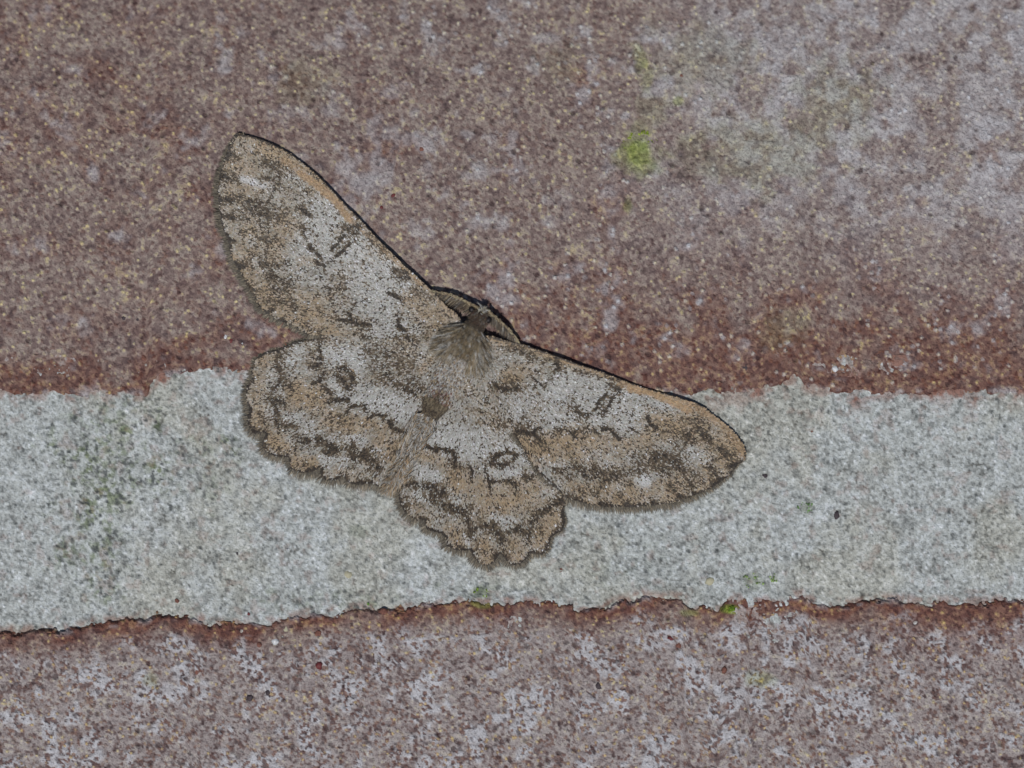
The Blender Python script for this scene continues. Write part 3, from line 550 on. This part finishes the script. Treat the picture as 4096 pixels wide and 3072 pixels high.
DARK['RH'] += [('F', 20, .42, [(420, 170), (520, 202), (605, 225), (765, 255), (795, 310), (782, 400), (935, 400), (950, 522), (1080, 430), (1125, 600), (1132, 552), (1340, 542), (1382, 640), (1480, 500)]),
  ('F', 36, .6, [(330, 570), (500, 590), (600, 660), (690, 790), (870, 840), (930, 1000), (1000, 1005), (1150, 970), (1225, 1120), (1300, 1042), (1425, 1000), (1505, 1080), (1550, 950), (1640, 850), (1825, 738)])]
DARK['LF'] += [('A', 34, 1, [(170, 400), (215, 425)]), ('A', 34, 1, [(150, 575), (235, 590)]), ('A', 28, 1, [(165, 690), (250, 715)]), ('A', 30, 1, [(205, 850), (260, 880)]), ('A', 32, 1, [(265, 1040), (330, 1060)]), ('A', 34, 1, [(215, 240), (255, 265)]), ('A', 30, .9, [(500, 1390), (540, 1370)]), ('A', 70, .55, [(420, 600), (520, 700)]), ('A', 50, .5, [(290, 560), (350, 640)]), ('A', 40, .5, [(520, 330), (610, 400)])]
DARK['RF'] += [('D', 60, .45, [(1540, 900), (1480, 960)]), ('D', 50, .5, [(1600, 1180), (1660, 1250)]), ('D', 60, .4, [(1180, 1060), (1300, 1120)])]
TAN['LF'] += [('P', 9, .9, LF_COSTA)]; TAN['RF'] += [('P', 9, .9, RF_COSTA)]
def field(strokes, x, y, soft=0.55):
    m = np.zeros(np.shape(x))
    wob = (fbm(x, y, 4.0, 2, 91)-0.5)*1.8
    for f, w, a, pts in strokes:
        d = seg_dist(x, y, fr(f, pts)); h = w/FR[f][2]/2
        m = np.maximum(m, a*sstep(1.0+soft, 1.0-soft, (d+wob*min(1.0, h/3+.35))/h))
    return m

CL = dict(light=np.array([0.43, 0.43, 0.41]), mid=np.array([0.210, 0.193, 0.158]), tan=np.array([0.365, 0.275, 0.175]), dark=np.array([0.036, 0.029, 0.023]), brown=np.array([0.098, 0.073, 0.048]), dun=np.array([0.150, 0.118, 0.080]), orange=np.array([0.35, 0.240, 0.138]), white=np.array([0.60, 0.61, 0.62]))
RINGS = dict(LF=[('A', 70, .8, [(985, 955), (1060, 880)])], RF=[('D', 75, .8, [(905, 715), (970, 640)])], LH=[('E', 80, .35, [(1000, 510), (1020, 580)])], RH=[('F', 80, .45, [(1200, 335), (1310, 310)])])
MARGIN = dict(LF=LF_MARGIN, RF=RF_MARGIN, LH=LH_MARGIN, RH=RH_MARGIN); RIM = dict(LF=.8, RF=.8, LH=1.0, RH=1.0)
def pigment(key, x, y):
    n = len(x)
    dk = field(DARK[key], x, y, 0.55); halo = field([(f, w*2.3+8, a, p) for f, w, a, p in DARK[key]], x, y, 0.75); tn = field(TAN[key], x, y, 0.8); pl = field(PALE[key], x, y, 0.7); og = field(ORANGE[key], x, y, 0.4)
    mott = fbm(x, y, 8, 3, 33); mott2 = fbm(x, y, 22, 3, 35); mott3 = fbm(x, y, 4, 2, 37)
    r = rng.random((n, 6))
    # each scale lies between ash grey, dun and tan
    ptan = np.clip(0.17+tn*0.85-pl*0.46+(mott2-0.5)*1.1+(mott3-0.5)*0.5+(r[:, 0]-0.5)*0.55, 0, 1)[:, None]
    pm = np.clip(0.42-0.50*pl+(0.5-mott)*1.2+(r[:, 1]-0.5)*0.9, 0, 1)[:, None]
    grey = CL['light']*(1-pm)+CL['mid']*pm
    C = grey*(1-ptan)+CL['tan']*(1-0.22*pm)*ptan
    C = np.where(((r[:, 4] < 0.09*pl+0.015))[:, None], CL['white'], C)  # stray white scales: pale pigment, and sparkling glints painted in as colour
    spot = np.clip(field([k for k in PALE[key] if k[2] >= 1 and k[1] < 100], x, y, .9), 0, 1)[:, None]*0.55
    C = C*(1-spot)+CL['white']*0.9*spot
    # soft clouds of dun scales round the markings, along the bands and in loose patches
    band = field([(f, w*1.6+4, min(1, a+.2), p) for f, w, a, p in DARK[key] if w > 30], x, y, 0.8)
    ring = field(RINGS[key], x, y, 0.5)
    pdun = np.clip(0.20*halo*sstep(0.36, 0.60, mott)+0.30*band+0.50*ring+0.40*sstep(0.54, 0.68, mott2*0.5+mott3*0.5)*(1-0.75*pl)+0.02, 0, 0.9)
    C = np.where((rng.random(n) < pdun)[:, None], CL['dun']*(0.75+0.5*r[:, 3:4]), C)
    # speckle of dark scales in small dashes across the veins
    d, a, b = voronoi(x, y, 3.6, 17)
    clump = (a > 0.70)*sstep(0.55, 0.2, d)
    pd = 0.03+0.50*clump*(1-0.40*pl)+0.26*sstep(0.50, 0.72, mott)*(1-0.6*pl)+0.26*halo*sstep(0.36, 0.60, mott3)+0.18*sstep(0.52, 0.7, mott2)*(1-pl)
    C = np.where((r[:, 2] < pd)[:, None], np.where((r[:, 3] < 0.45)[:, None], CL['dark']*1.3, CL['brown']), C)
    o = np.clip(og*1.1-0.35*r[:, 5], 0, 1)[:, None]
    C = C*(1-o)+CL['orange']*(0.75+0.5*r[:, 3:4])*o
    C = np.where((r[:, 4] < dk*1.02)[:, None], np.where((r[:, 1] < -0.15+0.95*dk)[:, None], CL['dark'], CL['brown']*0.9), C)
    # a broken dark line runs along the outer margin, dun just inside it
    m = catmull(MARGIN[key], 1.5); dm = np.full(n, 1e9); al = np.zeros(n)
    near = np.where(seg_dist(x, y, m[::4]) < 9)[0]
    D = np.hypot(x[near][:, None]-m[None, :, 0], y[near][:, None]-m[None, :, 1])
    dm[near] = D.min(1); al[near] = D.argmin(1)
    rim = sstep(2.6, 1.2, dm+1.4*(vnoise(al, al*0, 7, 3)-0.5)*2)*RIM[key]
    C = np.where((r[:, 3] < rim*0.85)[:, None], CL['dark']*1.2, C)
    C = C*(0.86+0.28*rng.random((n, 1)))*(1+0.06*(rng.random((n, 3))-0.5))
    return np.clip(C, 0.004, 0.9)

def vein_dirs(base, x, y):
    d = np.stack([x-base[0], y-base[1]], 1); return d/(np.linalg.norm(d, axis=1, keepdims=True)+1e-9)
def wing(name, key, poly, base, zfun, margin, fringe_len, fringe_step=0.26, costa=None, aim=None):
    lo = poly.min(0)-3; hi = poly.max(0)+3
    s = 1.9
    gx = np.arange(lo[0], hi[0], s); gy = np.arange(lo[1], hi[1], s)
    X, Y = np.meshgrid(gx, gy); ny, nx = X.shape
    F = grid_faces(ny, nx); xf, yf = X.ravel(), Y.ravel()
    cx, cy = xf[F].mean(1), yf[F].mean(1)
    F = F[inside(cx, cy, poly)]
    use = np.unique(F); ren = -np.ones(len(xf), int); ren[use] = np.arange(len(use)); F = ren[F]
    px, py = xf[use].copy(), yf[use].copy()
    o = ~inside(px, py, poly)
    q = nearest_on(px[o], py[o], poly); px[o] = q[:, 0]; py[o] = q[:, 1]
    V = np.stack([px, py, zfun(px, py)], 1)
    w = mesh_object(name, W(V), F[:, ::-1], M_MEMB, moth, origin=ORG, smooth=True)
    so = w.modifiers.new('thickness', 'SOLIDIFY'); so.thickness = 0.9*U; so.offset = -1
    # scales, in overlapping rows that follow the veins
    st = 1.02
    gx = np.arange(lo[0], hi[0], st); gy = np.arange(lo[1], hi[1], st)
    X, Y = np.meshgrid(gx, gy); x = X.ravel()+(rng.random(X.size)-0.5)*st; y = Y.ravel()+(rng.random(X.size)-0.5)*st
    k = inside(x, y, poly); x, y = x[k], y[k]; n = len(x)
    d2 = vein_dirs(base, x, y); a = (rng.random(n)-0.5)*0.55
    d2 = np.stack([d2[:, 0]*np.cos(a)-d2[:, 1]*np.sin(a), d2[:, 0]*np.sin(a)+d2[:, 1]*np.cos(a)], 1)
    p2 = np.stack([-d2[:, 1], d2[:, 0]], 1)
    ln = (2.5+1.3*rng.random(n)); wd = 0.55+0.45*rng.random(n); z = zfun(x, y)
    roll = (rng.random(n)-0.5)*0.55; lift = 0.35+0.75*rng.random(n)
    def pt(u, v, dz): return np.stack([x+d2[:, 0]*u+p2[:, 0]*v, y+d2[:, 1]*u+p2[:, 1]*v, z+dz], 1)
    V = np.stack([pt(-ln*0.45, -wd*0.5, 0.12-roll*wd*.5), pt(-ln*0.45, wd*0.5, 0.12+roll*wd*.5), pt(ln*0.5, wd*0.9, lift+roll*wd), pt(ln*0.62, 0*wd, lift*1.05), pt(ln*0.5, -wd*0.9, lift-roll*wd)], 1).reshape(-1, 3)
    b = (np.arange(n)*5)[:, None]
    Fq = np.hstack([b, b+1, b+2, b+4]); Ft = np.hstack([b+4, b+2, b+3])
    C = pigment(key, x, y)
    mesh_object('wing_scales', W(V), [Fq[:, ::-1], Ft[:, ::-1]], M_SCALE, w, np.vstack([C, C]), origin=ORG, kind='stuff')
    # fringe of hairs along the outer margin
    m = catmull(margin, 1.0)
    seg = np.linalg.norm(np.diff(m, axis=0), axis=1); S = np.concatenate([[0], np.cumsum(seg)])
    for layer in range(2):
        t = np.sort(rng.random(int(S[-1]/fringe_step*(1.0 if layer == 0 else 0.75)))*S[-1])
        fx = np.interp(t, S, m[:, 0]); fy = np.interp(t, S, m[:, 1])
        e = 3.5
        tx = np.interp(t+e, S, m[:, 0])-np.interp(t-e, S, m[:, 0]); ty = np.interp(t+e, S, m[:, 1])-np.interp(t-e, S, m[:, 1])
        nrm = np.stack([ty, -tx], 1); nrm /= np.linalg.norm(nrm, axis=1, keepdims=True)+1e-9
        flip = inside(fx+nrm[:, 0]*2.5, fy+nrm[:, 1]*2.5, poly); nrm[flip] *= -1
        d = nrm+0.45*vein_dirs(base, fx, fy)
        if aim is not None: d = d+np.array(aim)
        d = d+(rng.random((len(t), 2))-0.5)*0.55
        fl = np.interp(t/S[-1], [q[0] for q in fringe_len], [q[1] for q in fringe_len])
        le = fl*1.35*(0.65+0.45*rng.random(len(t)))*(1.0 if layer == 0 else 0.6)
        zz = zfun(fx, fy)-(1.1 if layer == 0 else 0.7)
        
        D3 = np.hstack([d/np.linalg.norm(d, axis=1, keepdims=True), np.full((len(t), 1), -0.03)])
        R = np.stack([fx-nrm[:, 0]*1.2, fy-nrm[:, 1]*1.2, zz], 1)
        band = vnoise(t, t*0, 3.0, 5)
        c0 = np.where((rng.random(len(t)) < 0.35+0.5*(band-0.5))[:, None], np.array([0.070, 0.060, 0.045]), np.array([0.140, 0.122, 0.092]))
        c0 = np.where((rng.random(len(t)) < 0.10)[:, None], np.array([0.24, 0.20, 0.14]), c0)
        c0 = c0*(0.7+0.6*rng.random((len(t), 1)))
        if layer == 1: c0 = c0*0.7
        if layer == 0: Rs, Ds, Ls, Cs = R, D3, le, c0
        else: Rs, Ds, Ls, Cs = np.vstack([Rs, R]), np.vstack([Ds, D3]), np.concatenate([Ls, le]), np.vstack([Cs, c0])
    blades('fringe', Rs, Ds, Ls, 0.55+0.5*rng.random(len(Ls)), Cs, w, droop=0.06)
    if costa is not None:
        tube('costal_vein', [(p[0], p[1], float(zfun(np.array([p[0]]), np.array([p[1]]))[0])-0.3) for p in catmull(costa, 4.0)], 1.3, 0.7, M_CHITIN, w)
    return w
def tube(name, pts, r0, r1, mat, parent, sides=8, kind=None):
    P = np.array(pts, float); n = len(P)
    T = np.gradient(P, axis=0); T /= np.linalg.norm(T, axis=1, keepdims=True)
    A = np.cross(T, [0, 0, 1.0]); A /= np.linalg.norm(A, axis=1, keepdims=True); B = np.cross(T, A)
    rr = np.linspace(r0, r1, n)
    ang = np.arange(sides)*2*math.pi/sides
    V = (P[:, None, :]+rr[:, None, None]*(np.cos(ang)[None, :, None]*A[:, None, :]+np.sin(ang)[None, :, None]*B[:, None, :])).reshape(-1, 3)
    i = np.arange(n-1)[:, None]*sides; k = np.arange(sides)[None, :]; k2 = (k+1) % sides
    F = np.stack([i+k, i+k2, i+sides+k2, i+sides+k], -1).reshape(-1, 4)
    caps = np.vstack([V, P[:1], P[-1:]]); c0 = len(V)
    k = np.arange(sides)
    T1 = np.stack([np.full(sides, c0), (k+1) % sides, k], -1); T2 = np.stack([np.full(sides, c0+1), (n-1)*sides+k, (n-1)*sides+(k+1) % sides], -1)
    return mesh_object(name, W(caps), [F, np.vstack([T1, T2])], mat, parent, origin=ORG, smooth=True, kind=kind)

def pleat(base, x, y, amp, per):
    a = np.arctan2(y-base[1], x-base[0]); r = np.hypot(x-base[0], y-base[1])
    return amp*np.cos(a*2*math.pi/radians(per))*sstep(30, 110, r)
LFB, RFB, LHB, RHB = (456, 322), (484, 350), (438, 362), (462, 390)
def z_lf(x, y):
    d = seg_dist(x, y, LF_COSTA); r = np.hypot(x-LFB[0], y-LFB[1]); u = np.clip(1-r/290, 0, 1)
    return 3.7+0.8*u+(0.9+3.7*u)*np.exp(-d/26)+5*np.exp(-r/32)+1.0*(fbm(x, y, 40, 2, 3)-0.5)+pleat(LFB, x, y, 0.7, 6.5)-lean(y)
def z_rf(x, y):
    d = seg_dist(x, y, RF_COSTA); r = np.hypot(x-RFB[0], y-RFB[1]); u = np.clip(1-r/280, 0, 1)
    return 3.2+1.4*sstep(0.1, 0.6, u)+(0.4+4.3*u)*np.exp(-d/26)+5*np.exp(-r/32)+1.0*(fbm(x, y, 40, 2, 4)-0.5)+pleat(RFB, x, y, 0.7, 6.5)
def z_lh(x, y):
    r = np.hypot(x-LHB[0], y-LHB[1])
    return 2.6+1.0*np.exp(-r/30)+1.0*(fbm(x, y, 36, 2, 6)-0.5)+pleat(LHB, x, y, 0.55, 13)
def z_rh(x, y):
    r = np.hypot(x-RHB[0], y-RHB[1])
    return 2.6+1.0*np.exp(-r/30)+1.0*(fbm(x, y, 36, 2, 8)-0.5)+pleat(RHB, x, y, 0.55, 13)
wing('hindwing', 'LH', LH, LHB, z_lh, LH_MARGIN, [(0, 3), (0.15, 5), (0.35, 8), (1, 8)])
wing('hindwing', 'RH', RH, RHB, z_rh, RH_MARGIN, [(0, 6), (0.15, 8), (0.55, 8), (0.8, 6), (1, 3)])
wing('forewing', 'LF', LF, LFB, z_lf, [(372, 338), (355, 336.5), (335, 335.6)]+LF_MARGIN, [(0, 5), (0.1, 6), (0.5, 7.5), (0.8, 8), (0.92, 5), (1, 2.5)], costa=LF_COSTA)
wing('forewing', 'RF', RF, RFB, z_rf, RF_MARGIN+[(512, 430)], [(0, 2.5), (0.12, 5), (0.35, 8), (1, 8)], costa=RF_COSTA)

# --- body: one continuous surface from head to tail along a bent axis
AX = np.array([  # x, y, z of the axis, half width, half height
 (485.0, 308.0, 9.5, 1.5, 1.5), (483.6, 311.0, 10.5, 6.0, 5.5), (481.5, 314.5, 11.5, 9.0, 7.5), (479.0, 319.5, 11.5, 9.0, 8.0), (476.6, 323.6, 10.5, 7.6, 7.2), (474.0, 328.0, 11.0, 12.0, 9.5), (470.0, 336.0, 12.0, 17.5, 12.0), (465.0, 346.0, 12.0, 19.5, 12.8), (459.0, 358.0, 10.0, 18.5, 10.0), (453.0, 370.0, 8.0, 16.0, 8.0), (447.0, 382.0, 6.8, 13.5, 6.6), (441.0, 394.0, 7.2, 13.5, 7.4), (435.5, 405.0, 7.8, 14.0, 8.8), (429.5, 416.0, 6.4, 8.5, 5.0), (423.0, 428.0, 5.4, 6.4, 4.0), (416.0, 441.0, 5.0, 5.8, 3.6), (408.0, 456.0, 4.8, 5.6, 3.4), (400.0, 470.0, 5.0, 5.6, 3.8), (393.0, 482.0, 4.6, 3.6, 2.8), (389.0, 488.5, 4.4, 0.8, 0.8)])
q = np.linspace(0, len(AX)-1, 90); AXS = np.stack([np.interp(q, np.arange(len(AX)), AX[:, k]) for k in range(5)], 1)
for _ in range(4): AXS[1:-1] = (AXS[:-2]+2*AXS[1:-1]+AXS[2:])/4
def body_surface(t, phi):
    """t: 0..89 along the axis, phi: 0 at one side, pi/2 on top"""
    g = [np.interp(t, np.arange(90), AXS[:, k]) for k in range(5)]
    ax = np.gradient(AXS[:, :2], axis=0); ax /= np.linalg.norm(ax, axis=1, keepdims=True)
    dx = np.interp(t, np.arange(90), ax[:, 0]); dy = np.interp(t, np.arange(90), ax[:, 1])
    sx_, sy_ = dy, -dx          # to the moth's side that shows right
    P = np.stack([g[0]-sx_*g[3]*np.cos(phi)*-1, g[1]+sy_*g[3]*np.cos(phi), g[2]+g[4]*np.sin(phi)], 1)
    N = np.stack([sx_*np.cos(phi), sy_*np.cos(phi), np.sin(phi)], 1)
    return P, N, np.stack([dx, dy, np.zeros_like(dx)], 1)
NS = 28
tt = np.repeat(np.arange(90.0), NS); ph = np.tile(np.arange(NS)*2*math.pi/NS, 90)
PB, _, _ = body_surface(tt, ph)
i = np.arange(89)[:, None]*NS; k = np.arange(NS)[None, :]; k2 = (k+1) % NS
FB = np.stack([i+k, i+k2, i+NS+k2, i+NS+k], -1).reshape(-1, 4)
cap = np.vstack([PB, AXS[:1, :3], AXS[-1:, :3]]); k = np.arange(NS)
CB = np.vstack([np.stack([np.full(NS, len(PB)), (k+1) % NS, k], -1), np.stack([np.full(NS, len(PB)+1), 89*NS+k, 89*NS+(k+1) % NS], -1)])
body = mesh_object('body', W(cap), [FB, CB], plain_mat('body_skin', (0.085, 0.066, 0.048), 0.7, 0.2, 0.4, 3.0), moth, origin=ORG, smooth=True)

def pick(n, choices):
    p = np.array([c[0] for c in choices], float); p /= p.sum()
    idx = rng.choice(len(choices), n, p=p); c = np.array([c[1] for c in choices])[idx]
    return c*(0.65+0.7*rng.random((n, 1)))
BR, OL, GR, WH, DK, CU, TA = [0.125, 0.090, 0.055], [0.195, 0.160, 0.10], [0.23, 0.225, 0.205], [0.46, 0.46, 0.44], [0.035, 0.028, 0.022], [0.38, 0.235, 0.125], [0.30, 0.235, 0.15]
Rl, Dl, Ll, Wl, Cl = [], [], [], [], []
def fur(n, t0, t1, p0, p1, ln, up, side, choices, wid=0.7, jit=0.35, lift=0.0, oval=False):
    t = t0+(t1-t0)*rng.random(n); p = p0+(p1-p0)*rng.random(n)
    if oval:
        k = ((t-(t0+t1)/2)/((t1-t0)/2))**2+((p-(p0+p1)/2)/((p1-p0)/2))**2 < 1+0.25*(rng.random(n)-0.5); t, p = t[k], p[k]; n = len(t)
    P, N, T = body_surface(t, p)
    D = T+N*np.array([side, side, up])[None]+jit*(rng.random((n, 3))-0.5); P[:, 2] += lift
    Rl.append(P); Dl.append(D); Ll.append(ln*(0.5+0.7*rng.random(n))); Wl.append(wid*(0.6+0.7*rng.random(n))); Cl.append(pick(n, choices))
PI = math.pi
# rings of the axis: head 4-18, collar 19-24, thorax 25-48, waist 48-56, abdomen 56-89
fur(5200, 23, 37, 0.05, PI-0.05, 5.5, 0.45, 0.6, [(4, BR), (5, OL), (2, GR), (3.5, TA), (3.0, DK), (0.7, WH)], 0.7, 1.3)       # thorax coat
for a0, a1 in ((-0.15, 1.0), (PI-1.0, PI+0.15)):
    fur(1100, 24, 34, a0, a1, 9, 0.16, 1.1, [(4, BR), (3, OL), (2.5, DK)], 0.6, 0.8)                        # shoulder tufts: dark roots,
    fur(2300, 23, 37, a0, a1, 16, 0.05, 1.0, [(3, BR), (3, [0.27, 0.25, 0.205]), (1.8, WH), (4, OL), (3, TA), (1.6, DK)], 0.65, 0.85)   # long pale hairs over the wing bases
    fur(1000, 31, 39, a0*0.5+0.6 if a0 < 0 else 1.9, a1 if a0 < 0 else a0+0.6, 11, 0.06, 0.5, [(2.5, BR), (3, [0.27, 0.25, 0.205]), (1.8, WH), (3, OL), (2, TA), (1.2, DK)], 0.65, 0.9)
fur(5200, 35, 54, 0.0, PI, 3.4, 0.10, 0.25, [(1.4, BR), (2.6, TA), (4.5, [0.33, 0.325, 0.31]), (1.6, WH), (1.7, DK), (.6, [0.13, 0.06, 0.05])], 1.0, 0.9)  # scaly back
for cnt, mt, st, sp, ch in ((1300, 56.0, 1.9, 0.50, [(3, [0.105, 0.080, 0.050]), (2, DK), (3, [0.18, 0.148, 0.098])]), (700, 58.4, 0.9, 0.55, [(5, DK), (2, BR)]), (350, 52.6, 1.2, 0.5, [(3, [0.14, 0.06, 0.05]), (3, DK), (2, TA)])):
    k_ = np.clip(rng.normal(0, 1, (cnt, 2)), -2, 2)                                        # dark swollen segment
    P, N, T = body_surface(mt+st*k_[:, 0], PI/2+sp*k_[:, 1])
    Rl.append(P+np.array([0, 0, .3])); Dl.append(T+N*np.array([.15, .15, .15])+0.7*(rng.random((cnt, 3))-0.5)); Ll.append(3.6*(0.5+0.7*rng.random(cnt))); Wl.append(0.7*(0.6+0.7*rng.random(cnt))); Cl.append(pick(cnt, ch))
fur(3600, 61, 86, 0.0, PI, 6, 0.12, 0.5, [(2.4, BR), (2.4, TA), (4.5, [0.36, 0.35, 0.325]), (0.2, CU), (1.6, DK), (1.6, WH)], 0.6, 1.0)      # tail end
fur(900, 74, 88, 0.0, PI, 12, 0.05, 0.4, [(1.2, CU), (2.6, TA), (1.6, BR), (2, GR), (.8, DK)], 0.55, 0.6)                 # tail tuft
fur(2200, 5, 20, 0.05, PI-0.05, 3.5, 0.25, 0.3, [(4, [0.055, 0.040, 0.028]), (1.2, BR), (1, [0.11, 0.055, 0.040]), (3.5, DK), (.5, GR)], 0.5, 1.0)  # head
fur(1500, 18, 25, -0.1, PI+0.1, 4.5, 0.15, 0.5, [(5, DK), (1.5, BR)], 0.6, 0.6)                                              # dark collar
blades('fur', np.vstack(Rl), np.vstack(Dl), np.concatenate(Ll), np.concatenate(Wl), np.vstack(Cl), body, droop=0.12)
# white tuft of the forehead
n = 130
R = np.stack([482.0+rng.normal(0, 1.9, n), 310.6+rng.normal(0, 1.6, n), 15+rng.random(n)*3.0], 1)
blades('forehead_tuft', R, np.stack([0.2+0.9*(rng.random(n)-0.5), -0.1+0.9*(rng.random(n)-0.5), 0.6*rng.random(n)], 1), 2.5+2.5*rng.random(n), 0.5+0.4*rng.random(n), pick(n, [(3, WH), (2, [0.36, 0.33, 0.23]), (2, GR), (2, BR)]), body)
# eyes
def ball(name, c, r, mat, parent):
    nu, nv = 20, 12; V = [(0, 0, r)]
    for j in range(1, nv):
        for i_ in range(nu):
            th = PI*j/nv; p_ = 2*PI*i_/nu; V.append((r*sin(th)*cos(p_), r*sin(th)*sin(p_), r*cos(th)))
    V.append((0, 0, -r)); V = np.array(V)+np.array(c); T = []; Q = []
    for i_ in range(nu):
        T.append((0, 1+(i_+1) % nu, 1+i_)); kk = 1+(nv-2)*nu; T.append((kk+i_, kk+(i_+1) % nu, len(V)-1))
        for j in range(nv-2):
            a = 1+j*nu; Q.append((a+i_, a+(i_+1) % nu, a+nu+(i_+1) % nu, a+nu+i_))
    return mesh_object(name, W(V), [np.array(T), np.array(Q)], mat, parent, origin=ORG, smooth=True)
ball('eye', (488.4, 320.0, 13.5), 3.6, M_EYE, body); ball('eye', (472.0, 309.6, 12.5), 3.4, M_EYE, body)

for line, aim_ in (([(421, 417), (411, 433), (405.5, 452), (402, 470), (396, 483)], (-0.35, 0.95)), ([(428, 426), (421, 440), (413, 454), (408.6, 466), (404, 478)], (-0.75, 0.6))):
    m = catmull(line, 1.0); n = 1500; k_ = (rng.random(n)*(len(m)-1)).astype(int)
    R = np.column_stack([m[k_]+rng.normal(0, 3.0, (n, 2)), 5.0+3.5*rng.random(n)])
    D = np.column_stack([np.array(aim_)[None]+0.5*(rng.random((n, 2))-0.5), 0.10*rng.random(n)])
    blades('margin_hair', R, D, 6+6*rng.random(n), 0.35+0.3*rng.random(n), pick(n, [(2, BR), (4, [0.36, 0.35, 0.325]), (3, [0.34, 0.27, 0.18]), (1.6, DK), (.3, CU)]), body, droop=0.1)
# --- feathery antennae laid back along the wings
def antenna(pts, sweep, blen):
    P = catmull([(p[0], p[1]) for p in pts], 1.0); zt = np.interp(np.linspace(0, 1, len(P)), np.linspace(0, 1, len(pts)), [p[2] for p in pts])
    A3 = np.column_stack([P, zt])
    sh = tube('antenna', A3[::2], 1.5, 0.8, M_SHAFT, moth)
    T = np.gradient(A3, axis=0)
    n = 560
    u = rng.random(n); f = u*(len(A3)-1); i0 = f.astype(int)
    R = A3[i0]+np.column_stack([np.zeros(n), np.zeros(n), -0.4+0.6*rng.random(n)])
    t = T[i0]; t /= np.linalg.norm(t, axis=1, keepdims=True)
    sw = np.array(sweep)[None]
    D = np.column_stack([sw[:, 0]+t[:, 0]*0.75, sw[:, 1]+t[:, 1]*0.75, np.full(n, -0.28)])+0.35*(rng.random((n, 3))-0.5)
    ln = np.interp(u, [0, .12, .45, .8, 1], blen)*(0.65+0.5*rng.random(n))
    blades('barbs', R, D, ln, 0.42+0.3*rng.random(n), pick(n, [(4, [0.062, 0.047, 0.032]), (5, DK), (1.5, BR), (1.0, OL), (.8, GR)]), sh, droop=0.12)
    # pale scales on the shaft
    n = 420; u = rng.random(n); i0 = (u*(len(A3)-1)).astype(int)
    t = T[i0]/np.linalg.norm(T[i0], axis=1, keepdims=True)
    R = A3[i0]+np.column_stack([rng.normal(0, .5, n), rng.normal(0, .5, n), 0.9+0.3*rng.random(n)])
    blades('shaft_scales', R, t+0.4*(rng.random((n, 3))-0.5), 1.5+1.5*rng.random(n), 0.6+0.5*rng.random(n), pick(n, [(2, [0.30, 0.265, 0.16]), (2, TA), (2, BR), (1.2, DK)]), sh)
    return sh
antenna([(483.0, 310.2, 14.5), (471.9, 305.0, 14), (464.4, 301.2, 13.5), (458.3, 298.0, 13), (448.8, 294.6, 12), (440.7, 293.2, 11), (431.5, 291.8, 10.3)], (-0.2, 1.0), [12, 14, 14, 9, 3])
antenna([(488.5, 311.0, 14.5), (494.5, 317.0, 14), (501.2, 322.5, 13.5), (507.8, 328.6, 12.8), (513.2, 335.2, 11.5), (518.3, 342.0, 10.3)], (-0.55, 0.85), [13, 13, 13, 9, 3])
